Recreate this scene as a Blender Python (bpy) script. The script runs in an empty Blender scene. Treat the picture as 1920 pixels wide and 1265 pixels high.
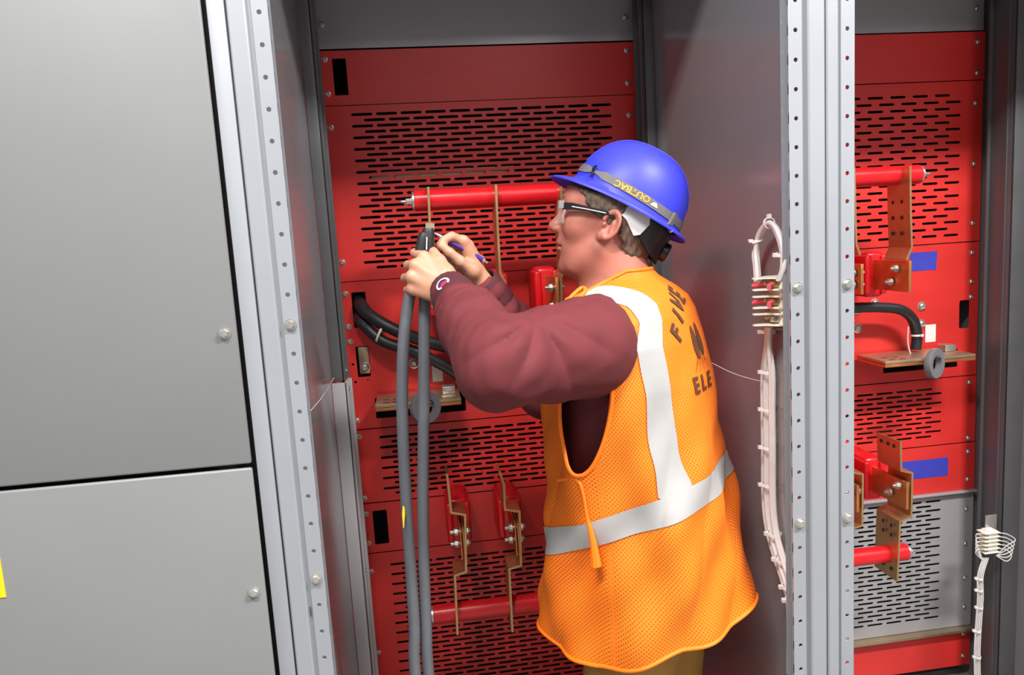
import bpy, bmesh, math, random
import numpy as np
from mathutils import Vector, Matrix, Euler
random.seed(4)
RNG = np.random.default_rng(7)
PI = math.pi
SC = bpy.context.scene
COL = SC.collection

# ------------------------------------------------------------------ camera
FPX, YAW, PIT, ROLL = 1384.1, 0.1233, 0.1343, -0.0611
K = 0.847
CAM = np.array([0.2411*K, -1.5225*K, 1.68])
def zk(z): return K*(z-1.62)+1.68
_fw = np.array([math.sin(YAW)*math.cos(PIT), math.cos(YAW)*math.cos(PIT), -math.sin(PIT)])
_r0 = np.array([math.cos(YAW), -math.sin(YAW), 0.0])
_u0 = np.cross(_r0, _fw)
_r = math.cos(ROLL)*_r0 + math.sin(ROLL)*_u0
_u = np.cross(_r, _fw)
cd = bpy.data.cameras.new('camera')
cd.sensor_fit = 'HORIZONTAL'
cd.sensor_width = 36.0
cd.lens = 36.0*FPX/1920.0
cd.clip_start = 0.05
cam = bpy.data.objects.new('camera', cd)
COL.objects.link(cam)
cam.matrix_world = Matrix(((_r[0], _u[0], -_fw[0], CAM[0]), (_r[1], _u[1], -_fw[1], CAM[1]),
                           (_r[2], _u[2], -_fw[2], CAM[2]), (0, 0, 0, 1)))
SC.camera = cam

# ------------------------------------------------------------------ world, lamps, exposure
SC.view_settings.view_transform = 'Standard'
SC.view_settings.look = 'None'
SC.view_settings.gamma = 1.0
SC.view_settings.use_curve_mapping = False
SC.view_settings.exposure = 0.2
wd = bpy.data.worlds.new('world')
SC.world = wd
wd.use_nodes = True
wd.node_tree.nodes['Background'].inputs['Color'].default_value = (0.95, 0.97, 1.0, 1)
wd.node_tree.nodes['Background'].inputs['Strength'].default_value = 0.36
CEIL = 3.75
def area(x, y, z, sx, sy, power, col=(1.0, 0.98, 0.95)):
    l = bpy.data.lights.new('ceiling_lamp_light', 'AREA')
    l.shape = 'RECTANGLE'; l.size = sx; l.size_y = sy; l.energy = power; l.color = col
    o = bpy.data.objects.new('ceiling_lamp_light', l)
    o.location = (x, y, z); COL.objects.link(o)
    return o
LAMPS = [(-0.35, -1.35, 118), (2.05, -1.35, 190), (-0.9, -3.2, 24), (1.6, -3.2, 24)]
for lx, ly, lp in LAMPS:
    area(lx, ly, CEIL-0.13, 1.25, 0.24, lp)

# ------------------------------------------------------------------ helpers
def at(px, py, Y=None, X=None, Z=None):
    """point of the place seen at a photo pixel on a given plane of the room"""
    d = _fw*FPX + _r*(px-960.0) + _u*(632.5-py)
    if Y is not None: t = (Y-CAM[1])/d[1]
    elif X is not None: t = (X-CAM[0])/d[0]
    else: t = (Z-CAM[2])/d[2]
    return CAM + d*t
def pscale(P):
    return FPX/((np.asarray(P)-CAM) @ _fw)

def s2l(c):
    c = c/255.0
    return c/12.92 if c <= 0.04045 else ((c+0.055)/1.055)**2.4
def rgb(r, g, b): return (s2l(r), s2l(g), s2l(b), 1.0)

MATS = {}
def mat(name, color, rough=0.5, metal=0.0, var=0.0, vscale=6.0, bump=0.0, bscale=60.0, spec=0.5, coat=0.0, alpha=1.0, trans=0.0, stretch=None, sheen=0.0):
    if name in MATS: return MATS[name]
    m = bpy.data.materials.new(name); m.use_nodes = True
    nt = m.node_tree; b = nt.nodes['Principled BSDF']
    b.inputs['Base Color'].default_value = color
    b.inputs['Roughness'].default_value = rough
    b.inputs['Metallic'].default_value = metal
    b.inputs['Specular IOR Level'].default_value = spec
    b.inputs['Coat Weight'].default_value = coat
    b.inputs['Alpha'].default_value = alpha
    b.inputs['Transmission Weight'].default_value = trans
    if sheen: b.inputs['Sheen Weight'].default_value = sheen
    tc = nt.nodes.new('ShaderNodeTexCoord'); mp = nt.nodes.new('ShaderNodeMapping')
    nt.links.new(tc.outputs['Object'], mp.inputs['Vector'])
    if stretch: mp.inputs['Scale'].default_value = stretch
    if var > 0:
        n = nt.nodes.new('ShaderNodeTexNoise'); n.inputs['Scale'].default_value = vscale; n.inputs['Detail'].default_value = 5
        nt.links.new(mp.outputs['Vector'], n.inputs['Vector'])
        r = nt.nodes.new('ShaderNodeMapRange')
        r.inputs['From Min'].default_value = 0.3; r.inputs['From Max'].default_value = 0.7
        r.inputs['To Min'].default_value = 1-var; r.inputs['To Max'].default_value = 1+var
        nt.links.new(n.outputs['Fac'], r.inputs['Value'])
        h = nt.nodes.new('ShaderNodeMix'); h.data_type = 'RGBA'; h.blend_type = 'MULTIPLY'; h.inputs[0].default_value = 1.0
        h.inputs[6].default_value = color
        nt.links.new(r.outputs['Result'], h.inputs[7]); nt.links.new(h.outputs[2], b.inputs['Base Color'])
        r2 = nt.nodes.new('ShaderNodeMapRange'); r2.inputs['To Min'].default_value = max(0.02, rough-0.08); r2.inputs['To Max'].default_value = rough+0.08
        nt.links.new(n.outputs['Fac'], r2.inputs['Value']); nt.links.new(r2.outputs['Result'], b.inputs['Roughness'])
    if bump > 0:
        n2 = nt.nodes.new('ShaderNodeTexNoise'); n2.inputs['Scale'].default_value = bscale; n2.inputs['Detail'].default_value = 4
        nt.links.new(mp.outputs['Vector'], n2.inputs['Vector'])
        bp = nt.nodes.new('ShaderNodeBump'); bp.inputs['Strength'].default_value = bump; bp.inputs['Distance'].default_value = 0.002
        nt.links.new(n2.outputs['Fac'], bp.inputs['Height']); nt.links.new(bp.outputs['Normal'], b.inputs['Normal'])
    MATS[name] = m
    return m

M = dict(
    grey=mat('light_grey_enamel', rgb(120, 121, 122), 0.42, 0.0, 0.03, 3.0, 0.02, 220),
    post=mat('pale_grey_frame_enamel', rgb(145, 148, 154), 0.38, 0.1, 0.03, 4.0),
    inner=mat('grey_liner_enamel', rgb(166, 163, 165), 0.24, 0.1, 0.05, 2.0, 0.03, 160),
    liner=mat('satin_steel_liner', rgb(160, 158, 162), 0.2, 0.5, 0.06, 2.0, 0.02, 160),
    dark=mat('dark_grey_channel', rgb(96, 96, 98), 0.4, 0.4, 0.06, 9.0),
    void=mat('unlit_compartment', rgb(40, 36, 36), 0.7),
    red=mat('red_barrier_paint', rgb(212, 50, 46), 0.38, 0.0, 0.10, 5.0, 0.03, 90, stretch=(0.5, 1, 1.6)),
    tube=mat('gloss_red_insulation', rgb(216, 26, 34), 0.28, 0.0, 0.04, 8.0),
    zinc=mat('zinc_plated_steel', rgb(206, 203, 196), 0.3, 0.85, 0.08, 60.0),
    brass=mat('yellow_zinc_plate', rgb(196, 160, 112), 0.36, 0.8, 0.12, 18.0),
    copper=mat('bare_copper_bar', rgb(214, 136, 84), 0.38, 0.8, 0.12, 25.0),
    tin=mat('tinned_copper_bar', rgb(190, 170, 140), 0.38, 0.8, 0.10, 20.0),
    cable=mat('grey_cable_jacket', rgb(92, 95, 101), 0.36, 0.0, 0.10, 14.0, 0.04, 70),
    black=mat('black_rubber_jacket', rgb(34, 34, 38), 0.42, 0.0, 0.08, 30.0),
    nylon=mat('white_nylon', rgb(228, 222, 218), 0.45, 0.0, 0.04, 30.0),
    cream=mat('cream_moulded_plastic', rgb(226, 222, 204), 0.42, 0.0, 0.03, 30.0),
    wire=mat('pale_grey_wire', rgb(205, 200, 198), 0.5, 0.0, 0.05, 40.0),
    pink=mat('red_vinyl_lug', rgb(226, 84, 104), 0.4),
    ring=mat('grey_transformer_ring', rgb(108, 108, 112), 0.5, 0.0, 0.05, 20.0),
    tape=mat('blue_masking_tape', rgb(58, 62, 176), 0.6, 0.0, 0.06, 40.0, 0.08, 150),
    yellow=mat('yellow_sticker', rgb(250, 205, 30), 0.4),
    paper=mat('white_paper_tag', rgb(228, 224, 222), 0.7),
    floor=mat('sealed_concrete', rgb(140, 138, 134), 0.5, 0.0, 0.12, 3.0, 0.05, 40),
    ceil=mat('white_ceiling_paint', rgb(225, 225, 222), 0.8, 0.0, 0.03, 2.0),
)
def emis(name, color, strength):
    m = bpy.data.materials.new(name); m.use_nodes = True
    b = m.node_tree.nodes['Principled BSDF']
    b.inputs['Emission Color'].default_value = color; b.inputs['Emission Strength'].default_value = strength
    return m
M['lamp'] = emis('fluorescent_diffuser', (1, 0.98, 0.95, 1), 3.0)

class MB:
    def __init__(self): self.v = []; self.f = []
    def add(self, vs, fs):
        n = len(self.v); self.v += [tuple(map(float, q)) for q in vs]; self.f += [tuple(i+n for i in q) for q in fs]
        return self
    def box(self, lo, hi, ch=0.0):
        (x0, y0, z0), (x1, y1, z1) = lo, hi
        if ch <= 0:
            vs = [(x, y, z) for z in (z0, z1) for y in (y0, y1) for x in (x0, x1)]
            return self.add(vs, [(0, 2, 3, 1), (4, 5, 7, 6), (0, 1, 5, 4), (2, 6, 7, 3), (0, 4, 6, 2), (1, 3, 7, 5)])
        ch = min(ch, (x1-x0)*.45, (y1-y0)*.45, (z1-z0)*.45)
        bm = bmesh.new(); bmesh.ops.create_cube(bm, size=1.0)
        for q in bm.verts: q.co = Vector(((x0+x1)/2+q.co.x*(x1-x0), (y0+y1)/2+q.co.y*(y1-y0), (z0+z1)/2+q.co.z*(z1-z0)))
        bmesh.ops.bevel(bm, geom=list(bm.edges), offset=ch, segments=2, profile=0.5, affect='EDGES')
        bm.verts.index_update()
        self.add([q.co for q in bm.verts], [[q.index for q in f.verts] for f in bm.faces]); bm.free()
        return self
    def obox(self, c, ax, ay, az, hx, hy, hz):
        c, ax, ay, az = (np.asarray(q, float) for q in (c, ax, ay, az))
        vs = [c+ax*hx*i+ay*hy*j+az*hz*k for k in (-1, 1) for j in (-1, 1) for i in (-1, 1)]
        return self.add(vs, [(0, 2, 3, 1), (4, 5, 7, 6), (0, 1, 5, 4), (2, 6, 7, 3), (0, 4, 6, 2), (1, 3, 7, 5)])
    def tube(self, path, r, n=12, cap=True, smooth=0):
        P = [np.asarray(q, float) for q in path]
        if smooth: P, r = catmull(P, smooth, r)
        if np.isscalar(r): r = [r]*len(P)
        P = np.array(P); T = np.gradient(P, axis=0); T /= np.linalg.norm(T, axis=1)[:, None]+1e-12
        a = np.array([0, 0, 1.0]) if abs(T[0][2]) < 0.9 else np.array([1.0, 0, 0])
        N = np.cross(T[0], a); N /= np.linalg.norm(N)
        vs = []; fs = []
        for i in range(len(P)):
            N = N - T[i]*(N@T[i]); N /= np.linalg.norm(N); B = np.cross(T[i], N)
            for k in range(n):
                an = 2*PI*k/n; vs.append(P[i]+r[i]*(math.cos(an)*N+math.sin(an)*B))
        for i in range(len(P)-1):
            for k in range(n):
                k2 = (k+1) % n; fs.append((i*n+k, i*n+k2, (i+1)*n+k2, (i+1)*n+k))
        if cap: fs.append(tuple(range(n-1, -1, -1))); fs.append(tuple((len(P)-1)*n+k for k in range(n)))
        return self.add(vs, fs)
    def cyl(self, p0, p1, r, n=16, r2=None):
        return self.tube([p0, p1], [r, r if r2 is None else r2], n)
    def revolve(self, prof, c, axis, n=24):
        """prof: list of (radius, height along axis)"""
        axis = np.asarray(axis, float); axis /= np.linalg.norm(axis); c = np.asarray(c, float)
        a = np.array([0, 0, 1.0]) if abs(axis[2]) < 0.9 else np.array([1.0, 0, 0])
        N = np.cross(axis, a); N /= np.linalg.norm(N); B = np.cross(axis, N); vs = []; fs = []
        for r, h in prof:
            for k in range(n):
                an = 2*PI*k/n; vs.append(c+axis*h+r*(math.cos(an)*N+math.sin(an)*B))
        for i in range(len(prof)-1):
            for k in range(n):
                k2 = (k+1) % n; fs.append((i*n+k, i*n+k2, (i+1)*n+k2, (i+1)*n+k))
        fs.append(tuple(range(n-1, -1, -1))); fs.append(tuple((len(prof)-1)*n+k for k in range(n)))
        return self.add(vs, fs)
    def sheet(self, prof, y0, y1, th):
        """a bent sheet: polyline prof of (x,z), thickness th, extruded from y0 to y1"""
        P = np.array(prof, float); T = np.gradient(P, axis=0); L = []
        seg = np.diff(P, axis=0); seg /= np.linalg.norm(seg, axis=1)[:, None]
        nrm = np.stack([-seg[:, 1], seg[:, 0]], 1); A = []; Bq = []
        for i in range(len(P)):
            if i == 0: m = nrm[0]
            elif i == len(P)-1: m = nrm[-1]
            else:
                m = nrm[i-1]+nrm[i]; m = m/np.linalg.norm(m); m = m/max(0.5, m@nrm[i])
            A.append(P[i]+m*th/2); Bq.append(P[i]-m*th/2)
        loop = A+Bq[::-1]; n = len(loop)
        vs = [(q[0], y0, q[1]) for q in loop]+[(q[0], y1, q[1]) for q in loop]; fs = []
        for i in range(n): j = (i+1) % n; fs.append((i, j, n+j, n+i))
        h = len(P)
        for i in range(h-1):
            fs.append((i, n-1-i, n-2-i, i+1)); fs.append((n+i, n+i+1, n+n-2-i, n+n-1-i))
        return self.add(vs, fs)

def catmull(P, m, r=None):
    P = [np.asarray(q, float) for q in P]; n = len(P); out = []; rr = []
    if r is None or np.isscalar(r): R = [r]*n
    else: R = list(r)
    for i in range(n-1):
        p0 = P[max(i-1, 0)] if i > 0 else 2*P[0]-P[1]
        p1, p2 = P[i], P[i+1]; p3 = P[i+2] if i+2 < n else 2*P[-1]-P[-2]
        for k in range(m):
            t = k/m
            out.append(0.5*((2*p1)+(-p0+p2)*t+(2*p0-5*p1+4*p2-p3)*t*t+(-p0+3*p1-3*p2+p3)*t**3))
            rr.append(None if R[0] is None else R[i]*(1-t)+R[i+1]*t)
    out.append(P[-1]); rr.append(R[-1])
    return out, (r if r is None or np.isscalar(r) else rr)

def mesh(name, v, f, fix=True, sharp=38, smooth=True):
    me = bpy.data.meshes.new(name)
    me.from_pydata([tuple(map(float, q)) for q in v], [], [tuple(map(int, q)) for q in f])
    if fix:
        bm = bmesh.new(); bm.from_mesh(me); bmesh.ops.recalc_face_normals(bm, faces=bm.faces); bm.to_mesh(me); bm.free()
    if smooth:
        me.shade_smooth()
        if sharp: me.set_sharp_from_angle(angle=math.radians(sharp))
    me.update()
    return me
def link(name, me, m=None, parent=None):
    o = bpy.data.objects.new(name, me); COL.objects.link(o)
    if m is not None and me is not None and len(me.materials) == 0: me.materials.append(m)
    if parent is not None: child(o, parent)
    return o
def child(o, parent):
    o.parent = parent
    q = parent; w = Matrix.Identity(4)
    chain = []
    while q is not None: chain.append(q); q = q.parent
    for q in reversed(chain): w = w @ q.matrix_parent_inverse @ q.matrix_basis
    o.matrix_parent_inverse = w.inverted()
def obj(name, mb, m, parent=None, **k):
    return link(name, mesh(name, mb.v, mb.f, **k), m, parent)
def tag(o, label=None, cat=None, group=None, kind=None):
    if label: o['label'] = label
    if cat: o['category'] = cat
    if group: o['group'] = group
    if kind: o['kind'] = kind
    return o
def thing(name, label, cat, loc=(0, 0, 0), group=None):
    o = bpy.data.objects.new(name, None); COL.objects.link(o)
    o.location = tuple(map(float, loc)); o.empty_display_size = 0.05
    return tag(o, label, cat, group)
def struct(name, mb, m, **k): return tag(obj(name, mb, m, **k), kind='structure')

def holed(outline, holes, y0, y1):
    """flat plate in the XZ plane with real holes, faces at y0 (front) and y1"""
    cu = bpy.data.curves.new('tmp', 'CURVE'); cu.dimensions = '2D'; cu.fill_mode = 'BOTH'; cu.extrude = abs(y1-y0)/2
    for poly in [outline]+list(holes):
        s = cu.splines.new('POLY'); s.points.add(len(poly)-1)
        for i, q in enumerate(poly): s.points[i].co = (q[0], q[1], 0, 1)
        s.use_cyclic_u = True
    o = bpy.data.objects.new('tmp', cu); COL.objects.link(o)
    me = bpy.data.meshes.new_from_object(o)
    v = [(q.co.x, (y0+y1)/2-q.co.z, q.co.y) for q in me.vertices]; f = [tuple(p.vertices) for p in me.polygons]
    bpy.data.objects.remove(o); bpy.data.curves.remove(cu); bpy.data.meshes.remove(me)
    mb = MB(); mb.add(v, f); return mb
def rect(x0, z0, x1, z1): return [(x0, z0), (x1, z0), (x1, z1), (x0, z1)]
def rrect(x0, z0, x1, z1, r=0.006):
    out = []
    for cx, cz, a0 in ((x1-r, z1-r, 0), (x0+r, z1-r, 90), (x0+r, z0+r, 180), (x1-r, z0+r, 270)):
        for k in range(4):
            a = math.radians(a0+30*k); out.append((cx+r*math.cos(a), cz+r*math.sin(a)))
    return out
def ngon(cx, cz, r, n=10): return [(cx+r*math.cos(2*PI*k/n), cz+r*math.sin(2*PI*k/n)) for k in range(n)]
def slots(x0, x1, z0, z1, pitch, ln, rp, h):
    """staggered rows of long slots"""
    out = []; n = int(round((z1-z0)/rp))
    for i in range(n+1):
        z = z1-i*rp; x = x0+(0 if i % 2 == 0 else pitch/2)
        while x+ln <= x1+0.001:
            e = h*0.35
            out.append([(x+e, z-h/2), (x+ln-e, z-h/2), (x+ln, z-h/2+e), (x+ln, z+h/2-e), (x+ln-e, z+h/2), (x+e, z+h/2), (x, z+h/2-e), (x, z-h/2+e)])
            x += pitch
    return out

# shared fastener meshes, axis -Y (towards the aisle)
def hex_bolt_mesh(name, r, slot=True):
    mb = MB()
    mb.revolve([(r*1.35, 0), (r*1.35, r*0.18)], (0, 0, 0), (0, -1, 0), 20)
    mb.revolve([(r*1.0, r*0.18), (r*1.0, r*0.75), (r*0.82, r*0.95)], (0, 0, 0), (0, -1, 0), 6)
    if slot: mb.box((-r*0.7, -r*0.99, -r*0.1), (r*0.7, -r*0.96, r*0.1))
    return mesh(name, mb.v, mb.f, sharp=30)
def pan_bolt_mesh(name, r):
    mb = MB(); mb.revolve([(r*1.2, 0), (r*1.2, r*0.15), (r, r*0.2), (r*0.9, r*0.5), (r*0.5, r*0.72), (r*0.45, r*0.55)], (0, 0, 0), (0, -1, 0), 14)
    return mesh(name, mb.v, mb.f, sharp=50)
BOLT_L = hex_bolt_mesh('hex_bolt', 0.0075); BOLT_L.materials.append(M['zinc'])
BOLT_S = pan_bolt_mesh('pan_screw', 0.0074); BOLT_S.materials.append(M['zinc'])
BOLT_W = pan_bolt_mesh('washer_screw', 0.0132); BOLT_W.materials.append(M['zinc'])
def bolt(me, loc, parent, rot=0.0, face=None):
    o = bpy.data.objects.new('bolt', me); COL.objects.link(o)
    o.location = tuple(map(float, loc)); o.rotation_euler = (0, rot, 0) if face is None else face
    if parent is not None: child(o, parent)
    return o
def text_mesh(s, size, extrude=0.0005, bold=True):
    cu = bpy.data.curves.new('t', 'FONT'); cu.body = s; cu.size = size; cu.extrude = extrude
    cu.align_x = 'CENTER'; cu.align_y = 'CENTER'; cu.resolution_u = 3
    if bold: cu.offset = size*0.018*float(bold)
    o = bpy.data.objects.new('t', cu); COL.objects.link(o)
    me = bpy.data.meshes.new_from_object(o)
    v = np.array([q.co[:] for q in me.vertices]); f = [tuple(p.vertices) for p in me.polygons]
    bpy.data.objects.remove(o); bpy.data.curves.remove(cu); bpy.data.meshes.remove(me)
    return v, f
# ------------------------------------------------------------------ the room and the switchgear shell
D = 0.9656                     # depth of the bays
W = 0.889                      # clear width between the post flanges
XL, XR = -0.0424, 0.9317       # side sheets of the open bay
X2L, X2R = 0.97, 2.092         # side sheets of the next bay
TOP = zk(2.68)
struct('floor', MB().box((-4, -5, -0.1), (6, 2, 0)), M['floor'])
struct('ceiling', MB().box((-4, -5, CEIL), (6, 2, CEIL+0.1)), M['ceil'])
struct('wall_left', MB().box((XL-0.004, 0.012, 0), (XL, D+0.34, TOP)), M['liner'])
struct('wall_right', MB().box((XR, 0.012, 0), (XR+0.004, D+0.34, TOP)), M['liner'])
struct('wall_next_bay_left', MB().box((X2L, 0.012, 0), (X2L+0.004, D+0.34, TOP)), M['liner'])
struct('wall_next_bay_right', MB().box((X2R, 0.012, 0), (X2R+0.004, D+0.34, TOP)), M['liner'])
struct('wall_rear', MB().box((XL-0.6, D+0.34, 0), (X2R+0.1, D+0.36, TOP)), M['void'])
struct('trim_1', MB().box((-1.3, 0.0, TOP), (3.3, D+0.36, TOP+0.05)), M['grey'])
for i, (lx, ly, lp) in enumerate(LAMPS):
    t = thing('ceiling_lamp', ['strip lamp on the ceiling over the closed cabinet', 'strip lamp on the ceiling over the right hand bay',
              'strip lamp further back in the aisle on the left', 'strip lamp further back in the aisle on the right'][i], 'lamp', (lx, ly, CEIL))
    obj('housing', MB().box((lx-0.66, ly-0.14, CEIL-0.10), (lx+0.66, ly+0.14, CEIL), 0.01), M['ceil'], t)
    obj('diffuser', MB().box((lx-0.63, ly-0.12, CEIL-0.125), (lx+0.63, ly+0.12, CEIL-0.10), 0.008), M['lamp'], t)

# frame posts ---------------------------------------------------------------
ZB, HP = zk(1.474), 0.0508           # bolt height and hole pitch
def channel(name, xe, xs, parent, side):
    """half of a post: flange with holes at xe, running to the seam at xs; side = +1 if the flange edge is on the right"""
    w = abs(xe-xs); fl = 0.026
    xf = xe-side*fl
    hz = [ZB+HP*k for k in range(-32, 20) if 0.05 < ZB+HP*k < TOP-0.05]
    a, b = min(xe, xf), max(xe, xf)
    mb = MB(); hx = xe-side*0.014; zc = 0.0
    for z in hz+[None]:
        zn = TOP if z is None else z-0.012
        if zn > zc: mb.box((a, 0.0, zc), (b, 0.003, zn))
        if z is None: break
        n = 12; hole = ngon(hx, z, 0.004, n); outer = []
        for k in range(n):
            c, q = math.cos(2*PI*k/n), math.sin(2*PI*k/n)
            tt = min(((b-hx)/c if c > 1e-6 else (a-hx)/c if c < -1e-6 else 9), (0.012/abs(q) if abs(q) > 1e-6 else 9))
            outer.append((hx+c*tt, z+q*tt))
        cs = {1: (b, z+0.012), 4: (a, z+0.012), 7: (a, z-0.012), 10: (b, z-0.012)}
        vs = [(x, y, w) for y in (0.0, 0.003) for x, w in outer+hole]; fs = []
        for k in range(n):
            j = (k+1) % n
            fs += [(k, j, n+j, n+k), (2*n+k, 3*n+k, 3*n+j, 2*n+j), (n+k, n+j, 3*n+j, 3*n+k)]
        mb.add(vs, fs)
        for (cx, cz) in ((b, z+0.012), (a, z+0.012), (a, z-0.012), (b, z-0.012)):
            # corner triangles left between the polygon and the rectangle
            near = sorted(range(n), key=lambda k: (outer[k][0]-cx)**2+(outer[k][1]-cz)**2)
            on_v = [k for k in near if abs(outer[k][0]-cx) < 1e-6][:1]; on_h = [k for k in near if abs(outer[k][1]-cz) < 1e-6][:1]
            if on_v and on_h:
                lo, hi = on_v[0], on_h[0]; path = [outer[lo]]
                k = lo; step = 1 if (hi-lo) % n <= n//2 else -1
                while k != hi: k = (k+step) % n; path.append(outer[k])
                mb.add([(cx, 0.0, cz)]+[(q[0], 0.0, q[1]) for q in path], [tuple(range(len(path)+1))])
        zc = z+0.012
    # return of the flange into the bay
    mb.box((min(xe, xe-side*0.003), 0.003, 0), (max(xe, xe-side*0.003), 0.008, TOP))
    # dark inside the holes: the channel web behind
    mb.box((a, 0.028, 0), (b, 0.030, TOP))
    # groove and front face up to the seam, with a rolled edge
    xm = xf-side*0.008
    prof = [(xf, 0.0), (xf-side*0.002, 0.004), (xm+side*0.002, 0.004), (xm, -0.004), (xm-side*0.003, -0.006), (xs+side*0.004, -0.006), (xs+side*0.0015, -0.004), (xs+side*0.0010, 0.03)]
    n = len(prof); vs = [(x, y, z) for z in (0, TOP) for x, y in prof]; vs2 = [(x, y+0.003, z) for z in (0, TOP) for x, y in prof]
    mb.add(vs, [(i, i+1, n+i+1, n+i) for i in range(n-1)])
    return obj(name, mb, M['post'], parent, fix=False, sharp=25)
def frame_post(label, xl, seam, xr, bolts, loc):
    t = thing('frame_post', label, 'post', loc)
    if xl is not None: channel('channel', xl, seam, t, -1)
    channel('channel', xr, seam, t, 1) if xr is not None else None
    for x, z in bolts: bolt(BOLT_L, (x, -0.0005, z), t, random.uniform(0, 1))
    return t
# left post: narrow channel half hidden by the cover, then the wide one
t = thing('frame_post', 'pale grey punched steel post between the closed covers and the open bay', 'post', (-0.04, 0, 0))
channel('channel', 0.0, -0.065, t, 1)
obj('channel', MB().box((-0.0945, -0.004, 0), (-0.0665, 0.03, TOP), 0.0025), M['post'], t, sharp=25)
bolt(BOLT_L, (-0.014, -0.0005, ZB), t, 0.4); bolt(BOLT_L, (-0.014, -0.0005, ZB-9*HP), t, 0.9)
tq = obj('pencil_mark', MB().box((-0.0305, -0.0006, zk(0.851)), (-0.0292, 0.0004, zk(0.873))), M['black'], t)
t = thing('frame_post', 'pale grey punched steel post between the open bay and the right bay', 'post', (0.957, 0, 0))
channel('channel', W, 0.957, t, -1)
channel('channel', 1.0155, 0.957, t, 1)
for x in (W+0.014, 1.0155-0.014):
    bolt(BOLT_L, (x, -0.0005, ZB), t, 0.3+x); bolt(BOLT_L, (x, -0.0005, ZB-9*HP), t, 1.1+x)

# closed covers on the left ---------------------------------------------------
def cover(label, z0, z1, bz, loc, sticker=False):
    t = thing('cover_panel', label, 'panel', loc)
    mb = MB().box((-0.95, -0.014, z0), (-0.1005, -0.0045, z1), 0.0035)
    obj('sheet', mb, M['grey'], t, sharp=60)
    bolt(BOLT_L, (-0.1195, -0.0145, bz), t, 0.7)
    if sticker:
        obj('sticker', MB().box((-0.70, -0.0152, at(12, 1119, -0.0145)[2]), (at(12, 1119, -0.0145)[0], -0.0142, at(12, 1119, -0.0145)[2]+0.15)), M['yellow'], t)['label'] = 'blank yellow sticker'
    return t
cover('tall plain grey upper cover panel with one bolt, above the horizontal gap', zk(1.1995), TOP-0.03, zk(1.468), (-0.5, 0, zk(1.2)))
cover('plain grey lower cover panel with a yellow sticker, below the horizontal gap', 0.03, zk(1.1905), zk(0.928), (-0.5, 0, 0.03), True)
struct('gap_shade_sheet', MB().box((-0.95, 0.031, 0.0), (-0.0665, 0.06, TOP)), M['void'])  # dark sheet added behind the covers so their gaps look shaded

# corner channels inside the bays ---------------------------------------------
def corner(label, x0, x1, y0, y1, z0, z1, m, screws=(), lip=True, side=1):
    t = thing('corner_channel', label, 'channel', ((x0+x1)/2, (y0+y1)/2, z0))
    mb = MB().box((x0, y0, z0), (x1, y0+0.004, z1), 0.001)
    xi = x1 if side > 0 else x0
    mb.box((min(xi, xi-side*0.004), y0, z0), (max(xi, xi-side*0.004), y1, z1), 0.001)
    if lip:
        mb.box((min(xi, xi+side*0.010), y1-0.02, z0), (max(xi, xi+side*0.010), y1-0.016, z1))
        mb.box((min(xi, xi+side*0.004), y0+0.022, z0), (max(xi, xi+side*0.004), y0+0.030, z1))
    obj('profile', mb, m, t, sharp=30)
    for z in screws: bolt(BOLT_S, (xi+side*0.0005, (y0+y1)/2, z), t, face=(0, 0, side*PI/2))
    return t
corner('tall dark upper corner channel at the left rear of the open bay', XL+0.001, -0.010, 0.71, 0.78, zk(1.202), TOP, M['dark'], (zk(1.23),))
corner('grey lower corner channel at the left rear, below the joint', XL+0.001, -0.004, 0.695, 0.78, 0.0, zk(1.199), M['inner'], (zk(1.17), zk(0.55)))
corner('dark corner channel at the right rear of the open bay behind the hard hat', 0.90, XR-0.001, 0.85, 0.93, 0.0, TOP, M['dark'], (), True, -1)
corner('dark corner channel at the rear right of the right bay', 2.03, X2R-0.001, 0.79, 0.90, 0.0, TOP, M['dark'], (), True, -1)
# ------------------------------------------------------------------ rear barrier panels
PT = 0.003
def panel(name, label, x0, x1, z0, z1, holes=(), screws=(), y=D, m='red', sm=None, ry=0.0):
    t = thing(name, label, 'panel', ((x0+x1)/2, y, z0))
    obj('sheet', holed(rect(x0, z0, x1, z1), holes, y, y+PT), M[m], t, sharp=30)
    for x, z in screws: bolt(sm or BOLT_S, (x, y-0.0003, z), t, random.uniform(0, 3))
    return t
KX = lambda x: x*K
def sl(x0, x1, z0, z1, pitch=0.0845, ln=0.072, rp=0.01945, h=0.0095):
    return slots(KX(x0), KX(x1), zk(z0), zk(z1), pitch*K, ln*K, rp*K, h*K)
XA, XB = XL+0.006, XR-0.004
def scr(zs, xs=(-0.011, 1.046)): return [(KX(x), zk(z)) for z in zs for x in xs]
panel('rear_plate', 'plain grey plate across the top of the open bay, above the red panels', XA, XB, zk(2.29), TOP-0.005, (), scr([2.37]), D+0.004, 'inner')
panel('barrier_panel', 'dark red panel with a rectangular cut-out, topmost in the open bay', XA, XB, zk(2.103), zk(2.283),
      [rrect(KX(0.014), zk(2.136), KX(0.060), zk(2.257), 0.003)], scr([2.255, 2.142]))
panel('vent_panel', 'large slotted red vent panel behind the upper red tube and the hard hat', XA, XB, zk(1.502), zk(2.10),
      sl(0.062, 0.985, 1.553, 2.07), scr([2.03, 1.569]), D-0.002)
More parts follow.
